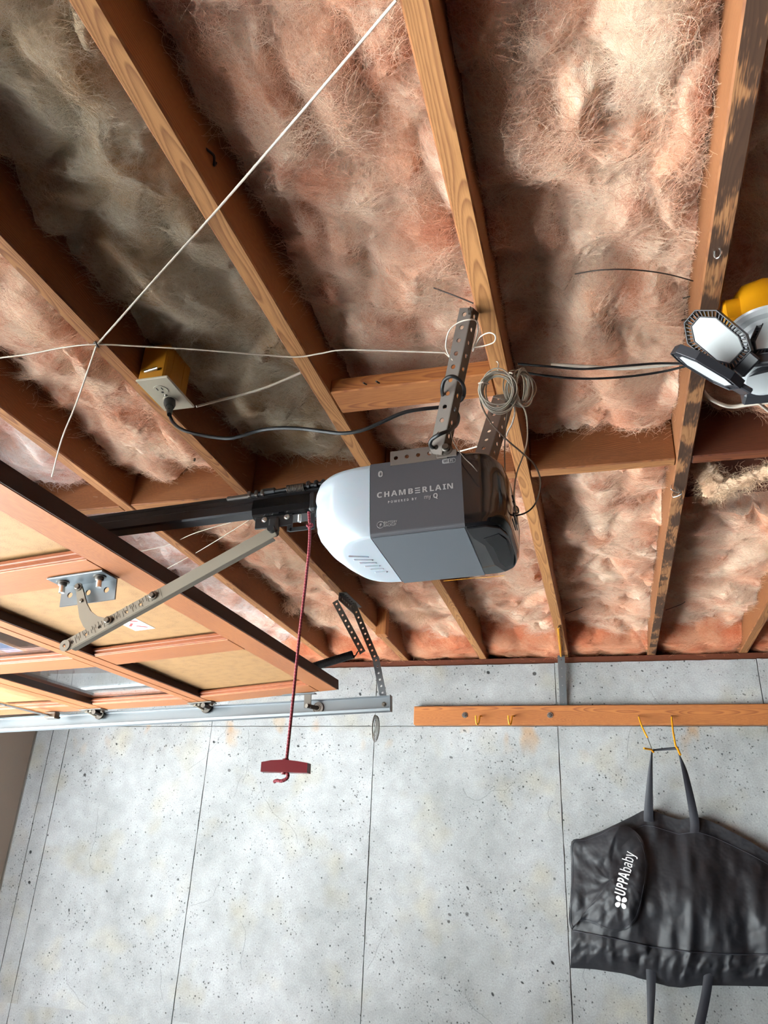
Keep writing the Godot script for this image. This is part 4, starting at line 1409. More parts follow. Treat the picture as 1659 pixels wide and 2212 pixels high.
var bag_top := [Vector2(1233, 1818), Vector2(1262, 1809), Vector2(1295, 1797), Vector2(1333, 1779), Vector2(1362, 1765), Vector2(1390, 1750), Vector2(1411, 1752), Vector2(1440, 1762), Vector2(1468, 1771), Vector2(1490, 1766), Vector2(1509, 1765), Vector2(1540, 1776), Vector2(1580, 1796), Vector2(1620, 1818), Vector2(1659, 1842), Vector2(1760, 1905), Vector2(1860, 1975)]
var bag_low := [Vector2(1233, 2009), Vector2(1320, 2026), Vector2(1400, 2044), Vector2(1490, 2056), Vector2(1570, 2061), Vector2(1659, 2062), Vector2(1860, 2050)]
var bag_foot := [Vector2(1233, 2091), Vector2(1290, 2094), Vector2(1340, 2102), Vector2(1400, 2119), Vector2(1440, 2131), Vector2(1475, 2134), Vector2(1510, 2129), Vector2(1560, 2129), Vector2(1659, 2131), Vector2(1860, 2112)]

var bag_noise: FastNoiseLite
var bag_noise2: FastNoiseLite
func bag_depth(x: float, v: float) -> float:
	var sidew := smoothstep(1225.0, 1330.0, x)
	var z := 0.035 + 0.075 * smoothstep(0.0, 0.75, v) * (0.45 + 0.55 * sidew) + 0.025 * sin(PI * v) * sidew
	# pulls that fan out from the two strap ends
	for s in [1400.0, 1500.0]:
		var dx: float = (x - s) / (40.0 + 170.0 * v)
		z += 0.014 * exp(-dx * dx * 5.0) * (1.0 - 0.7 * v)
	var cr := (x - 1491.0) / 9.0
	z += 0.013 * exp(-cr * cr * 0.5) * smoothstep(0.05, 0.3, v)
	var c2 := (x - 1560.0 - 70.0 * v) / 30.0
	z -= 0.018 * exp(-c2 * c2) * smoothstep(0.1, 0.4, v)
	var c3 := (x - 1425.0 + 10.0 * v) / 26.0
	z -= 0.014 * exp(-c3 * c3) * smoothstep(0.1, 0.4, v)
	z += 0.011 * bag_noise.get_noise_2d(x * 1.3, v * 130.0) + 0.003 * bag_noise2.get_noise_2d(x, v * 160.0)
	return maxf(z, 0.045)

func grid_mesh(rows: Array, back: float) -> ArrayMesh:    # a sheet of points with a thin body behind it
	var st := SurfaceTool.new()
	st.begin(Mesh.PRIMITIVE_TRIANGLES)
	st.set_smooth_group(0)
	var n: int = rows.size()
	var m: int = rows[0].size()
	for i in n - 1:
		for j in m - 1:
			for q in [[0, 0], [0, 1], [1, 0], [1, 0], [0, 1], [1, 1]]:
				st.set_uv(Vector2(rows[i + q[0]][j + q[1]].x, rows[i + q[0]][j + q[1]].y))
				st.add_vertex(rows[i + q[0]][j + q[1]])
	var rim := []
	for j in m: rim.append(rows[0][j])
	for i in range(1, n): rim.append(rows[i][m - 1])
	for j in range(m - 2, -1, -1): rim.append(rows[n - 1][j])
	for i in range(n - 2, 0, -1): rim.append(rows[i][0])
	st.set_smooth_group(-1)
	for k in rim.size():
		var a: Vector3 = rim[k]
		var b: Vector3 = rim[(k + 1) % rim.size()]
		var a2 := Vector3(a.x, a.y, a.z - back)
		var b2 := Vector3(b.x, b.y, b.z - back)
		for p in [a, a2, b, b, a2, b2]:
			st.set_uv(Vector2(p.x, p.y))
			st.add_vertex(p)
	st.index()
	st.generate_normals()
	return st.commit()

func ribbon(pairs: Array, th: float) -> ArrayMesh:        # strap given by its two edges
	var L := []
	var R := []
	for p in pairs:
		L.append(p[0]); R.append(p[1])
	L = curve(L, 6)
	R = curve(R, 6)
	var rows := []
	for i in L.size():
		var row := []
		for k in 5:
			var t := k / 4.0
			var p: Vector3 = L[i].lerp(R[i], t)
			p.z += 0.004 * sin(PI * t)
			row.append(p)
		rows.append(row)
	return grid_mesh(rows, th)

func build_bag() -> void:
	bag_noise = noise(0.016, 51, 2)
	bag_noise2 = noise(0.045, 52, 2)
	var o := thing("storage_bag", "large charcoal fabric storage bag hung by its handles on the concrete wall", "bag")
	var cols := []
	for i in 106: cols.append(1234.0 + i * 5.9)
	var rows := []
	for r in 41:
		var v := r / 40.0
		var row := []
		for x in cols:
			row.append(at_z(x, lerpf(poly_at(x, bag_top), poly_at(x, bag_low), v), bag_depth(x, v)))
		rows.append(row)
	part("front_panel", grid_mesh(rows, 0.025), M.bag, o)
	rows = []
	for r in 15:
		var v := r / 14.0
		var row := []
		for x in cols:
			var z0 := bag_depth(x, 1.0)
			var z := lerpf(z0 + 0.004, 0.045, pow(v, 1.3)) + 0.022 * sin(PI * v) * (0.7 + 0.6 * bag_noise.get_noise_2d(x * 2.2, 50.0 + v * 40.0)) + 0.012 * bag_noise2.get_noise_2d(x * 1.4, v * 60.0 + 900.0) * sin(PI * v)
			row.append(at_z(x + 6.0 * bag_noise.get_noise_1d(x + v * 30.0), lerpf(poly_at(x, bag_low), poly_at(x, bag_foot), v), z))
		rows.append(row)
	part("gusset", grid_mesh(rows, 0.012), M.bag, o)
	# top fold: a piped seam under the upper edge
	var seam := []
	for i in 60:
		var x := 1300.0 + i * 9.2
		seam.append(at_z(x, lerpf(poly_at(x, bag_top), poly_at(x, bag_low), 0.11), bag_depth(x, 0.11) + 0.002))
	part("seam", rod(seam, 0.0022, 6), M.strap, o)
	var s2 := []
	for i in 68:
		var x := 1240.0 + i * 9.0
		s2.append(at_z(x, poly_at(x, bag_low), bag_depth(x, 1.0) + 0.004))
	part("seam", rod(s2, 0.003, 6), M.strap, o)
	# flap with the printed mark
	var edge := [Vector2(1234, 1819), Vector2(1262, 1811), Vector2(1295, 1799), Vector2(1322, 1784), Vector2(1340, 1781), Vector2(1362, 1788), Vector2(1382, 1806), Vector2(1393, 1830), Vector2(1398, 1862), Vector2(1397, 1895), Vector2(1392, 1925), Vector2(1384, 1962), Vector2(1372, 1990), Vector2(1354, 2006), Vector2(1330, 2013), Vector2(1305, 2007), Vector2(1282, 1996), Vector2(1262, 1990), Vector2(1246, 1994), Vector2(1235, 2008), Vector2(1229, 1985), Vector2(1232, 1940), Vector2(1235, 1880)]
	var ring := []
	for i in edge.size():
		for k in 4:
			ring.append(edge[i].cubic_interpolate(edge[(i + 1) % edge.size()], edge[(i - 1 + edge.size()) % edge.size()], edge[(i + 2) % edge.size()], k / 4.0))
	var c := Vector2(1318, 1900)
	var fl := []
	for q in 15:
		var t := 1.0 - q / 14.0 * 0.999
		var row := []
		for i in ring.size() + 1:
			var e: Vector2 = ring[i % ring.size()]
			var p := c.lerp(e, t)
			row.append(at_z(p.x, p.y, flap_depth(p, t)))
		fl.append(row)
	var flap := part("flap", grid_mesh(fl, 0.002), M.bag, o)
	var hem := []
	for i in ring.size():
		var p := c.lerp(ring[i], 0.955)
		hem.append(at_z(p.x, p.y, flap_depth(p, 0.955) + 0.0012))
	hem.append(hem[0])
	part("stitching", rod(hem, 0.0011, 5), M.strap, flap)
	# printed name and the four petals, running up the flap
	var b0 := at_z(1340, 1944, 0.0)
	var b1 := at_z(1364, 1845, 0.0)
	var z := 0.0
	for p in [Vector2(1342, 1944), Vector2(1348, 1900), Vector2(1360, 1850)]: z = maxf(z, flap_depth(p, 0.5))
	z += 0.010
	b0 = at_z(1346, 1937, z)
	b1 = at_z(1366, 1842, z)
	var run := (b1 - b0)
	var fr := frame(run, Vector3(0, 0, 1).cross(run), b0)
	var len := run.length()
	var tm := text_mesh("UPPA", 0.058, 0.0008, true)
	part("lettering", tm, M.white_print, flap, fr * Transform3D(Basis().scaled(Vector3(len * 0.50 / tm.get_aabb().size.x, 1.0, 1.0)), Vector3(len * 0.26, 0.013, 0)))
	var tb := text_mesh("baby", 0.058, 0.0008)
	part("lettering", tb, M.white_print, flap, fr * Transform3D(Basis().scaled(Vector3(len * 0.45 / tb.get_aabb().size.x, 1.0, 1.0)), Vector3(len * 0.765, 0.010, 0)))
	var mc := at_z(1341.5, 1949, z)
	for i in 4:
		var a := PI / 4 + PI / 2 * i - 0.2
		var dr := Vector2(cos(a), sin(a))
		var pt := PackedVector2Array()
		for k in 18:
			var e := TAU * k / 18.0
			var l := 0.0155 + 0.0115 * cos(e)
			pt.append(dr * l + dr.orthogonal() * 0.0088 * sin(e) * (1.0 + 0.25 * cos(e)))
		var pb := Mb.new()
		pb.prism(pt, 0.0, 0.0008)
		part("petal", pb.mesh(), M.white_print, flap, Transform3D(Basis(), mc))
	# handles: up over the two hooks, and two hanging below
	var zt := 0.128
	part("handle", ribbon([[at_z(1406, 1624, zt + 0.004), at_z(1409.5, 1624, zt)], [at_z(1398, 1680, 0.105), at_z(1410, 1680, 0.105)], [at_z(1391, 1752, 0.072), at_z(1411, 1754, 0.072)], [at_z(1391, 1774, 0.068), at_z(1412, 1776, 0.068)]], 0.003), M.strap, o)
	part("handle", ribbon([[at_z(1465, 1628, zt + 0.02), at_z(1469, 1631, zt + 0.02)], [at_z(1474, 1670, 0.12), at_z(1487, 1673, 0.105)], [at_z(1490, 1767, 0.075), at_z(1509, 1765, 0.075)], [at_z(1490, 1800, 0.075), at_z(1510, 1798, 0.075)]], 0.003), M.strap, o)
	part("handle", ribbon([[at_z(1407, 1622.5, zt + 0.006), at_z(1407, 1619, zt + 0.006)], [at_z(1436, 1621, zt + 0.006), at_z(1436, 1615.5, zt + 0.006)], [at_z(1466, 1619, zt + 0.02), at_z(1466, 1613, zt + 0.02)]], 0.003), M.strap, o)
	part("lower_handle", ribbon([[at_z(1395, 2086, 0.085), at_z(1416, 2088, 0.085)], [at_z(1397, 2140, 0.075), at_z(1416, 2142, 0.075)], [at_z(1399, 2250, 0.07), at_z(1409, 2250, 0.07)]], 0.003), M.strap, o)
	part("lower_handle", ribbon([[at_z(1521, 2100, 0.085), at_z(1542, 2104, 0.085)], [at_z(1512, 2160, 0.08), at_z(1533, 2164, 0.075)], [at_z(1488, 2260, 0.07), at_z(1512, 2264, 0.07)]], 0.003), M.strap, o)

func flap_depth(p: Vector2, t: float) -> float:
	var x := p.x
	var v := clampf((p.y - poly_at(x, bag_top)) / (poly_at(x, bag_low) - poly_at(x, bag_top)), 0.0, 1.0)
	var z := bag_depth(x, v) + 0.026
	z = maxf(z, 0.07 + 0.03 * smoothstep(1240.0, 1330.0, x) + 0.03 * v)
	var d1 := (p - Vector2(1300, 1850)).dot(Vector2(0.85, 0.53)) / 16.0
	z += 0.012 * exp(-d1 * d1) - 0.012 * exp(-pow((p - Vector2(1288, 1915)).length() / 26.0, 2.0))
	z += 0.006 * bag_noise2.get_noise_2d(p.x * 1.0 + 400.0, p.y * 1.0)
	return z - 0.010 * smoothstep(0.85, 1.0, t)

# ------------------------------------------------------------------ electrics
func build_outlet() -> void:
	var o := thing("outlet_box", "yellow plastic outlet box with a cream cover plate on the shaded joist", "outlet")
	var bx := Mb.new()
	bx.box(Vector3(-0.914, 2.496, 2.532), Vector3(0.066, 0.105, 0.100), 0.004)
	for z in [2.51, 2.555]: bx.box(Vector3(-0.914, 2.496, z), Vector3(0.0675, 0.100, 0.003), 0.001)
	part("box", bx.mesh(), M.yellow_box, o)
	var c := (at_y(291, 823, 2.438) + at_y(422, 880, 2.438)) * 0.5
	var pl := part("cover_plate", bar(Vector3.ZERO, Vector3(0.079, 0.006, 0.125), 0.0045), M.cream, o, Transform3D(Basis(Vector3.UP, 0.0), Vector3(c.x, 2.440, c.z)))
	part("plate_screw", bolt_head(0.0028), M.bright, pl, Transform3D(Basis(Vector3.RIGHT, PI), Vector3(0, -0.003, 0)))
	for s in [-1.0, 1.0]:
		var rc := part("receptacle", lathe_mesh([Vector2(0, -0.0012), Vector2(0.0162, -0.0012), Vector2(0.017, 0.0), Vector2(0, 0.0)], 28), M.cream, pl, Transform3D(Basis(), Vector3(0, -0.0032, s * 0.021)))
		rc.name = "receptacle" if s < 0.0 else "receptacle_001"
	var sl := Mb.new()
	sl.box(Vector3(-0.006, -0.0046, 0.026), Vector3(0.0022, 0.0006, 0.009), 0.0)
	sl.box(Vector3(0.006, -0.0046, 0.026), Vector3(0.0022, 0.0006, 0.008), 0.0)
	sl.box(Vector3(0.0, -0.0046, 0.013), Vector3(0.005, 0.0006, 0.005), 0.0)
	part("slots", sl.mesh(), M.slot, pl)
	part("clamp_screw", rod([Vector3(-0.93, 2.475, 2.583), Vector3(-0.895, 2.477, 2.588)], 0.004, 8), M.bright, o)
	# power cord with its plug
	var pc := thing("power_cord", "black power cord from the outlet, looped round the front strap to the opener", "cord")
	var p0 := Vector3(c.x - 0.002, 2.434, c.z - 0.022)
	var p1 := at_z(371, 893, 2.556)
	part("plug", plug_mesh(p0, at_z(366, 888, 2.562)), M.rubber, pc)
	var zz := 2.60
	var line := [at_z(365, 884, 2.565), at_z(367, 898, 2.57), at_z(376, 915, 2.58), at_z(398, 930, zz), at_z(440, 941, zz), at_z(490, 947, zz), at_z(520, 942, zz), at_z(560, 930, zz), at_z(600, 925, 2.61), at_z(650, 926, 2.61), at_z(700, 932, 2.61), at_z(740, 936, 2.61), at_z(780, 930, 2.61), at_z(820, 914, 2.61), at_z(870, 892, 2.61), at_z(910, 884, 2.605), at_z(955, 879, 2.59),
		at_z(978, 873, 2.565), at_z(998, 862, 2.575), at_z(1003, 843, 2.60), at_z(996, 824, 2.635), at_z(978, 813, 2.65), at_z(961, 820, 2.645), at_z(955, 838, 2.63), at_z(957, 855, 2.60), at_z(966, 868, 2.565), at_z(982, 884, 2.545), at_z(990, 900, 2.545), at_z(986, 917, 2.57), at_z(972, 929, 2.605), at_z(950, 938, 2.62), at_z(934, 948, 2.61), at_z(929, 959, 2.60), at_z(935, 967, 2.58), at_z(955, 973, 2.55), at_z(985, 978, 2.50), at_z(1010, 986, 2.46)]
	part("cable", rod(curve(line, 7), 0.0036, 10), M.rubber, pc)

func plug_mesh(a: Vector3, b: Vector3) -> ArrayMesh:
	var m := Mb.new()
	m.tube([a, a.lerp(b, 0.3)], 0.013, 12, true, 0.0135)
	m.tube([a.lerp(b, 0.3), a.lerp(b, 0.65)], 0.0135, 12, true, 0.009)
	m.tube([a.lerp(b, 0.65), a.lerp(b, 1.35)], 0.008, 10, true, 0.005)
	return m.mesh()

# one flat lamp head: six-sided louvred frame with a white diffuser. x along it away from the hub, y across, z the lit face
func lamp_head(parent: Node3D, fr: Transform3D) -> void:
	var p := knot("lamp_panel", parent, fr)
	var out := [Vector2(0.000, -0.022), Vector2(0.026, -0.036), Vector2(0.092, -0.036), Vector2(0.121, -0.014), Vector2(0.121, 0.014), Vector2(0.092, 0.036), Vector2(0.026, 0.036), Vector2(0.000, 0.022)]
	var inn := []
	for q in out: inn.append(Vector2(0.055, 0) + (q - Vector2(0.055, 0)) * Vector2(0.80, 0.74))
	var rim := Mb.new()
	var n := out.size()
	for i in n:
		var a: Vector2 = out[i]
		var b: Vector2 = out[(i + 1) % n]
		var c: Vector2 = inn[i]
		var d: Vector2 = inn[(i + 1) % n]
		for e in [[a, b, 0.0022, 0.016], [c, d, 0.0018, 0.010]]:
			var m: Vector2 = (e[0] + e[1]) * 0.5
			var l: Vector2 = e[1] - e[0]
			rim.xf = Transform3D(Basis(Vector3(0, 0, 1), l.angle()), Vector3(m.x, m.y, -e[3] * 0.5 + 0.003))
			rim.box(Vector3.ZERO, Vector3(l.length() + 0.002, e[2], e[3]), 0.0006)
		var k := maxi(2, int((b - a).length() / 0.0066))
		for j in k + 1:
			var f := float(j) / k
			var u := a.lerp(b, f)
			var w := c.lerp(d, f)
			var l: Vector2 = w - u
			var m := (u + w) * 0.5
			rim.xf = Transform3D(Basis(Vector3(0, 0, 1), l.angle()), Vector3(m.x, m.y, -0.004))
			rim.box(Vector3.ZERO, Vector3(l.length(), 0.0019, 0.010), 0.0005)
	rim.xf = Transform3D()
	part("louvred_frame", rim.mesh(), M.led_black, p)
	var bk := Mb.new()
	var po := PackedVector2Array()
	for q in inn: po.append(q)
	bk.prism(po, -0.008, -0.004)
	part("back_plate", bk.mesh(), M.led_black, p)
	var di := Mb.new()
	var pd := PackedVector2Array()
	for q in inn: pd.append(Vector2(0.055, 0) + (q - Vector2(0.055, 0)) * Vector2(0.97, 0.95))
	di.prism(pd, -0.004, 0.0015)
	part("diffuser", di.mesh(), M.diffuser, p)
	part("hinge_lug", bar(Vector3(-0.010, 0, -0.004), Vector3(0.024, 0.040, 0.010), 0.002), M.led_black, p)

func build_work_light() -> void:
	var c := at_y(1655, 712, 2.425)
	var bx := thing("lamp_box", "yellow plastic ceiling box above the white lampholder at the right edge", "junction box")
	var y := Mb.new()
	y.xf = Transform3D(Basis(), Vector3(c.x, 2.43, c.z))
	y.lathe([Vector2(0, 0.0), Vector2(0.052, 0.0), Vector2(0.054, 0.003), Vector2(0.051, 0.07), Vector2(0.049, 0.075), Vector2(0, 0.075)], 8)
	part("box", y.mesh(), M.yellow, bx)
	part("nail_ear", bar(Vector3(c.x - 0.045, 2.462, c.z + 0.012), Vector3(0.05, 0.05, 0.03), 0.004), M.yellow, bx)
	var lh := thing("lampholder", "white round lampholder under the yellow ceiling box", "lampholder")
	var w := Mb.new()
	w.xf = Transform3D(Basis(), Vector3(c.x, 2.428, c.z))
	w.lathe([Vector2(0, -0.055), Vector2(0.024, -0.055), Vector2(0.027, -0.05), Vector2(0.028, -0.03), Vector2(0.033, -0.026), Vector2(0.036, -0.020), Vector2(0.041, -0.018), Vector2(0.046, -0.011), Vector2(0.058, -0.009), Vector2(0.066, -0.004), Vector2(0.068, 0.0), Vector2(0, 0.0)].map(func(q): return q), 40)
	part("shell", w.mesh(), M.white_plastic, lh)
	part("screw", bolt_head(0.003), M.bright, lh, Transform3D(Basis(Vector3.RIGHT, PI), Vector3(c.x - 0.040, 2.409, c.z + 0.012)))
	# folding lamp: hub on the screw base and hinged louvred heads
	var wl := thing("work_light", "black folding lamp with white louvred panels, beside the black-stained joist", "lamp")
	var hc := at_y(1648, 800, 2.335)
	var hub := Mb.new()
	hub.xf = Transform3D(Basis(), hc)
	hub.lathe([Vector2(0, -0.022), Vector2(0.034, -0.022), Vector2(0.040, -0.014), Vector2(0.042, 0.018), Vector2(0.030, 0.030), Vector2(0.020, 0.044), Vector2(0.018, 0.06), Vector2(0, 0.06)], 28)
	part("hub", hub.mesh(), M.led_black, wl)
	part("screw_base", rod([hc + Vector3(0, 0.055, 0), Vector3(c.x, 2.385, c.z)], 0.0135, 16), M.led_black, wl)
	var toc := (EYE - hc).normalized()
	var dn := (Vector3.DOWN * 0.75 + toc * 0.45).normalized()
	var dd := Mb.new()
	dd.lathe([Vector2(0, 0.010), Vector2(0.030, 0.009), Vector2(0.036, 0.006), Vector2(0.037, 0.0), Vector2(0, 0.0)], 36)
	var sx := dn.cross(Vector3.UP).normalized()
	part("centre_diffuser", dd.mesh(), M.diffuser, wl, Transform3D(Basis(sx, dn, sx.cross(dn)), hc + dn * 0.020))
	part("driver_case", bar(hc + Vector3(0.006, -0.010, -0.055), Vector3(0.07, 0.034, 0.034), 0.004), M.led_black, wl)
	part("rating_label", bar(hc + Vector3(0.024, -0.012, -0.0368), Vector3(0.010, 0.013, 0.0006), 0.0), M.white_plastic, wl)
	# heads: each leaves the hub's side and folds up by its own angle
	var fw := -view.z
	var rt := view.x
	var upv := view.y
	var ray := (hc - EYE).normalized()
	lamp_head(wl, frame_from(at_depth(1602, 779, 1.32), at_depth(1497, 690, 1.36), ((rt * 0.65 + upv * 0.76) * 0.86 - ray * 0.5), -ray))
	lamp_head(wl, frame_from(at_depth(1588, 838, 1.30), at_depth(1466, 766, 1.30), ((rt * 0.5 + upv * 0.86) * 0.26 - ray * 0.96), -ray))
	lamp_head(wl, frame_from(at_depth(1650, 765, 1.32), at_depth(1700, 655, 1.36), (rt * 0.7 + upv * 0.3 - fw * 0.5), -fw))

func at_depth(x: float, y: float, d: float) -> Vector3:
	return EYE + sight(x, y) * (d / FOCAL)

func frame_from(a: Vector3, b: Vector3, across: Vector3, face: Vector3) -> Transform3D:
	var x := (b - a).normalized()
	var y := (across - x * across.dot(x)).normalized()
	var z := x.cross(y)
	if z.dot(face) < 0.0:
		y = -y
		z = -z
	return Transform3D(Basis(x, y, z), a)

func wire(called: String, label: String, pts: Array, r: float, m: Material, cat := "wire") -> void:
	tag(part(called, rod(curve(pts, 8), r, 6), m, self), label, cat)

func build_wires() -> void:
	var hy := JOIST_Y - 0.004
	# white bell wire pulled tight from the door over the joists and out of the picture
	wire("bell_wire", "taut white wire crossing diagonally under three joists to the top of the picture", [at_y(856, 0, hy), at_y(640, 255, hy + 0.002), at_y(470, 452, hy), at_y(340, 597, hy + 0.003), at_y(210, 744, hy)], 0.0021, M.white_wire)
	wire("bell_wire", "white wire dropping from the staple on the joist behind the raised door", [at_y(208, 747, hy), at_y(165, 870, hy - 0.02), at_y(133, 950, hy - 0.05), at_y(112, 1030, hy - 0.09)], 0.0019, M.white_wire)
	wire("bell_wire", "white wire running across from the left edge to the front strap", [at_y(-40, 778, hy + 0.01), at_y(60, 765, hy + 0.006), at_y(140, 750, hy + 0.003), at_y(208, 744, hy), at_y(300, 748, hy + 0.004), at_y(420, 755, hy + 0.004), at_y(560, 766, hy), at_y(640, 771, hy), at_y(690, 764, hy), at_y(740, 756, hy - 0.002), at_y(850, 758, hy - 0.006), at_y(962, 762, hy - 0.01)], 0.0016, M.white_wire)
	var st := thing("wire_staple", "small staple where the white wires cross on the shaded joist", "staple")
	part("staple", rod(curve([at_y(203, 742, hy + 0.004), at_y(206, 739, hy - 0.004), at_y(211, 748, hy - 0.004), at_y(213, 750, hy + 0.004)]), 0.0018, 6), M.dark_steel, st)
	# loop of white wire hung on the front strap
	wire("wire_loop", "thin cream wire looped round the front strap and over the pale joist", [at_y(962, 763, 2.44), at_z(975, 775, 2.62), at_z(979, 778, 2.615), at_z(968, 765, 2.62), at_z(963, 745, 2.63), at_z(970, 715, 2.65), at_z(990, 697, 2.66), at_z(1016, 690, 2.665), at_z(1030, 695, 2.64), at_z(1032, 715, 2.61), at_z(1024, 745, 2.60), at_z(1022, 758, 2.60), at_z(1036, 730, 2.625), at_z(1055, 719, 2.645), at_z(1069, 724, 2.645), at_z(1068, 738, 2.635), at_z(1050, 746, 2.625), at_z(1023, 751, 2.61)], 0.0014, M.white_wire)
	wire("cable_run", "cream cable from the outlet box to the far joist across the sooty batt", [at_y(424, 878, 2.45), at_y(470, 866, 2.475), at_y(520, 853, 2.49), at_y(580, 835, 2.50), at_y(650, 805, 2.51)], 0.0030, M.white_wire, "cable")
	# two coils of low-voltage wire hung on the joist
	var c1 := thing("wire_coil", "coil of grey-white wire hanging under the pale joist, in front of the other coil", "coil")
	coil(c1, at_y(1076, 846, 2.365), view.x * 0.9 + view.z * 0.2, view.y, 0.031, 0.037, 16, 5)
	part("tie", rod(curve([at_y(1034, 828, 2.372), at_y(1044, 826, 2.355), at_y(1055, 829, 2.372)]), 0.0016, 5), M.white_wire, c1)
	part("hanger_wire", rod(curve([at_y(1072, 780, hy + 0.005), at_y(1077, 786, hy - 0.005), at_y(1075, 800, 2.42)]), 0.0014, 5), M.white_wire, c1)
	var c2 := thing("wire_coil", "coil of grey-white wire hanging right behind the first coil, seen half edge-on", "coil")
	coil(c2, at_y(1122, 838, 2.385), view.x * 0.75 - view.z * 0.55, view.y * 0.95 + view.x * 0.1, 0.027, 0.034, 15, 9)
	part("hanger_wire", rod(curve([at_y(1100, 805, hy + 0.004), at_y(1106, 806, 2.44), at_y(1112, 812, 2.42)]), 0.0014, 5), M.white_wire, c2)
	# loose tails down to the terminals of the opener
	wire("lead_wire", "thin brown lead swinging out right from the front coil to the opener", [at_z(1036, 853, 2.50), at_z(1042, 880, 2.47), at_z(1062, 915, 2.47), at_z(1095, 950, 2.47), at_z(1130, 980, 2.48), at_z(1153, 1002, 2.49), at_z(1166, 1030, 2.50), at_z(1166, 1060, 2.50), at_z(1155, 1090, 2.49), at_z(1135, 1108, 2.48), at_z(1105, 1116, 2.47)], 0.0017, M.brown_wire)
	wire("lead_wire", "thin brown lead hanging straight from the coils to the opener terminals", [at_z(1098, 880, 2.49), at_z(1093, 920, 2.47), at_z(1090, 970, 2.47), at_z(1091, 1020, 2.47), at_z(1094, 1060, 2.47), at_z(1106, 1088, 2.47), at_z(1118, 1096, 2.47), at_z(1118, 1108, 2.475), at_z(1098, 1106, 2.475)], 0.0013, M.brown_wire)
	wire("lead_wire", "pale lead bowing right from the coil and back to the opener terminals", [at_z(1065, 857, 2.52), at_z(1085, 862, 2.51), at_z(1110, 870, 2.49), at_z(1130, 880, 2.48), at_z(1138, 905, 2.47), at_z(1139, 950, 2.47), at_z(1130, 985, 2.47), at_z(1117, 1020, 2.47), at_z(1111, 1060, 2.47), at_z(1113, 1095, 2.47), at_z(1120, 1107, 2.47), at_z(1100, 1114, 2.47)], 0.0015, M.grey_wire)
	wire("lead_wire", "pale lead from the coil to the white cable stapled on the joist", [at_z(1108, 870, 2.48), at_z(1112, 890, 2.46), at_z(1106, 915, 2.44), at_z(1098, 930, 2.42), at_z(1093, 942, 2.38), at_z(1080, 951, 2.33), at_z(1040, 962, 2.28), at_z(985, 977, 2.20)], 0.0018, M.white_wire)
	wire("antenna_wire", "thin dark antenna wire curling from the strap over the black end of the opener", [at_z(975, 895, 2.585), at_z(973, 925, 2.59), at_z(980, 955, 2.60), at_z(1000, 985, 2.61), at_z(1020, 1005, 2.615), at_z(1031, 1018, 2.605)], 0.0009, M.brown_wire)
	wire("sensor_wire", "yellow and grey wire lying along the lower edge of the opener", [at_z(958, 1255, 2.34), at_z(990, 1252, 2.34), at_z(1020, 1249, 2.34), at_z(1050, 1247, 2.34), at_z(1090, 1243, 2.345)], 0.0006, M.yellow_box)
	# cables across the bay to the lamp
	wire("lamp_cable", "upper black cable across the bay from the pale joist to the lamp", [at_y(1118, 786, 2.475), at_y(1180, 791, 2.468), at_y(1260, 797, 2.462), at_y(1340, 791, 2.462), at_y(1420, 785, 2.465), at_y(1485, 786, 2.455)], 0.0024, M.rubber, "cable")
	wire("lamp_cable", "lower black cable sagging across the bay from the pale joist to the lamp", [at_y(1122, 803, 2.470), at_y(1190, 813, 2.458), at_y(1265, 818, 2.452), at_y(1350, 814, 2.452), at_y(1430, 803, 2.456), at_y(1485, 790, 2.455)], 0.0024, M.rubber, "cable")
	wire("lamp_cable", "flat white cable between the two black cables in the same bay", [at_y(1190, 788, 2.49), at_y(1270, 792, 2.482), at_y(1340, 796, 2.476), at_y(1420, 790, 2.475), at_y(1480, 783, 2.475)], 0.0040, M.white_wire, "cable")
	wire("flat_cable", "flat cream cable looping below the lamp to the right edge", [at_y(1515, 838, 2.52), at_y(1533, 860, 2.50), at_y(1560, 874, 2.49), at_y(1585, 878, 2.49), at_y(1620, 873, 2.49), at_y(1680, 866, 2.49)], 0.0048, M.white_wire, "cable")
	wire("flat_cable", "flat cream cable slanting down from behind the lamp at the right edge", [at_y(1604, 842, 2.47), at_y(1625, 858, 2.48), at_y(1645, 875, 2.49), at_y(1675, 900, 2.50)], 0.0046, M.white_wire, "cable")
	# strings under the rail
	wire("string", "pale string from the rail down to the batt above the door, upper one", [at_y(298, 1192, 2.50), at_y(360, 1178, 2.49), at_y(420, 1152, 2.48), at_y(500, 1128, 2.47)], 0.0014, M.white_wire, "string")
	wire("string", "pale string from the rail down to the batt above the door, lower one", [at_y(358, 1230, 2.50), at_y(420, 1196, 2.48), at_y(480, 1160, 2.47), at_y(540, 1122, 2.46)], 0.0014, M.white_wire, "string")

func coil(parent: Node3D, c: Vector3, ax: Vector3, ay: Vector3, rx: float, ry: float, n: int, s: int) -> void:
	rng.seed = s
	ax = ax.normalized()
	ay = ay.normalized()
	var az := ax.cross(ay).normalized()
	for k in n:
		var fx := rng.randf_range(0.82, 1.18)
		var fy := rng.randf_range(0.84, 1.14)
		var off := Vector3(rng.randf_range(-0.004, 0.004), rng.randf_range(-0.004, 0.004), rng.randf_range(-0.012, 0.012))
		var tilt := rng.randf_range(-0.012, 0.012)
		var ph := rng.randf() * TAU
		var pts := []
		for i in 33:
			var a := TAU * i / 32.0
			pts.append(c + ax * (rx * fx * cos(a) + off.x) + ay * (ry * fy * sin(a) + off.y) + az * (off.z + tilt * cos(a + ph)))
		part("turn", rod(pts, 0.0014, 6), M.grey_wire, parent)

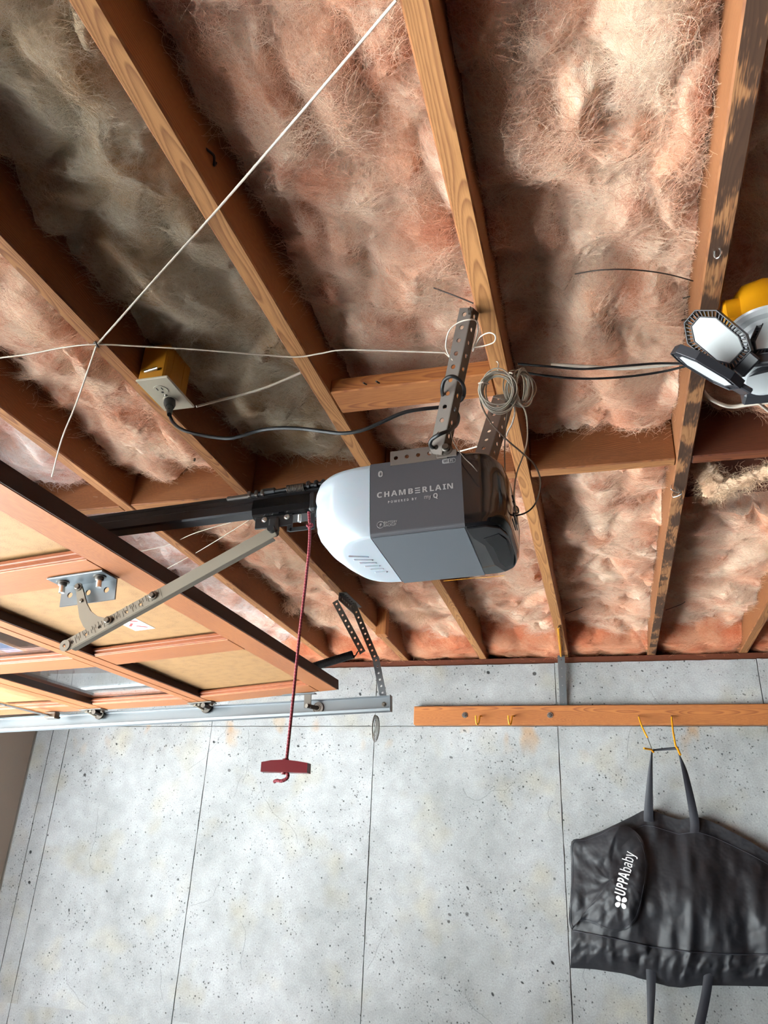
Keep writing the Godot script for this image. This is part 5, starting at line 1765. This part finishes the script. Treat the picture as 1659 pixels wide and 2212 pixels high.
func build_small_things() -> void:
	# spring wires that hold the batts up, sprung between the joists
	var y := 2.535
	wire("support_wire", "dark support wire poking from the pale joist into the pink batt above the strap", [at_y(937, 622, 2.53), at_y(980, 638, 2.51), at_y(1022, 655, 2.475)], 0.0014, M.thin_wire)
	wire("support_wire", "dark support wire bowed under the creamy batt beside the stained joist", [at_y(1242, 592, y + 0.01), at_y(1300, 583, y - 0.01), at_y(1370, 583, y - 0.015), at_y(1440, 592, y - 0.01), at_y(1497, 607, y)], 0.0012, M.thin_wire)
	wire("support_wire", "dark support wire under the batt between opener and stained joist, near the wall", [at_y(1222, 1326, y), at_y(1258, 1312, y - 0.01)], 0.0012, M.thin_wire)
	wire("support_wire", "dark support wire right of the stained joist, near the wall", [at_y(1438, 1318, y), at_y(1470, 1306, y - 0.005), at_y(1480, 1300, y + 0.01)], 0.0012, M.thin_wire)
	# staples, nails and an eye in the stained joist
	var n := 0
	for q in [[1450, 1052, 1466, 1058, "bent galvanised staple in the stained joist, upper of the pair"], [1453, 1068, 1470, 1062, "bent galvanised staple in the stained joist, lower of the pair"]]:
		var a := at_y(q[0], q[1], JOIST_Y)
		var b := at_y(q[2], q[3], JOIST_Y)
		var o := thing("staple", q[4], "staple")
		part("wire", rod(curve([a + Vector3(0, 0.006, 0), a + Vector3(0, -0.010, 0.004), b + Vector3(0, -0.010, 0.004), b + Vector3(0, 0.006, 0)], 6), 0.0019, 6), M.bright, o)
	var e := at_y(1549, 540, JOIST_Y)
	var eye := thing("screw_eye", "small bright wire eye in the stained joist above the lamp", "hook")
	var pts := []
	for i in 19: pts.append(e + Vector3(0.005 * sin(TAU * i / 18.0), -0.007 + 0.010 * cos(TAU * i / 18.0), 0.004 * sin(TAU * i / 18.0)))
	part("loop", rod(pts, 0.0017, 6), M.bright, eye)
	for q in [[1490, 640, "nail sticking out of the stained joist's side above the lamp panel"], [1487, 688, "nail sticking out of the stained joist's side beside the lamp panel"]]:
		var a := at_x(q[0], q[1], joist_x(1))
		wire("nail", q[2], [a + Vector3(0.006, 0, 0), a + Vector3(-0.004, -0.003, 0.002), a + Vector3(-0.014, -0.006, 0.004)], 0.0016, M.bolt, "nail")
	for q in [[Vector2(420, 993), "small nail head under the outlet joist near the bridging"]]:
		var a := at_y(q[0].x, q[0].y, JOIST_Y)
		wire("nail", q[1], [a + Vector3(0, 0.004, 0), a + Vector3(0, -0.004, 0)], 0.003, M.bolt, "nail")
	var spike := [at_x(445, 318, joist_x(-1) + JOIST_T), at_x(452, 338, joist_x(-1) + JOIST_T), at_x(458, 356, joist_x(-1) + JOIST_T)]
	wire("nail", "black bent spike on the dark side of the joist left of the white string", [spike[0] + Vector3(-0.003, 0, 0), spike[1] + Vector3(0.008, 0, 0), spike[2] + Vector3(0.004, -0.002, 0), spike[2] + Vector3(0.004, 0.008, -0.004)], 0.0022, M.black, "nail")
	# ragged tufts of wool hanging by the wall
	rng.seed = 31
	var k := 0
	for q in [[Vector2(905, 1330), 0.075, "ragged tuft of pale insulation hanging beside the wood offcut"], [Vector2(705, 1330), 0.055, "ragged tuft of insulation hanging left of the track hanger"], [Vector2(868, 1300), 0.05, "wispy tuft of insulation hanging above the wood offcut"], [Vector2(625, 1315), 0.04, "thin wisp of insulation beside the red cord above the door edge"]]:
		var b := Mb.new()
		var c := at_y(q[0].x, q[0].y, 2.53)
		for i in 260:
			var p := c + Vector3(rng.randfn(0, 0.025), rng.randf_range(0.0, 0.04), rng.randfn(0, 0.03))
			var d := Vector3(rng.randfn(0, 0.5), -1.0, rng.randfn(0, 0.5)).normalized()
			var line := []
			for s in 8:
				line.append(p)
				d = (d + Vector3(rng.randfn(0, 0.3), rng.randfn(-0.02, 0.2), rng.randfn(0, 0.3))).normalized()
				p += d * q[1] / 7.0
			b.tube(line, 0.0005, 3, false, 0.0002)
		var o := part("wool_tuft", b.mesh(), mat(236, 196, 164, 1.0), self)
		tag(o, q[2], "insulation")
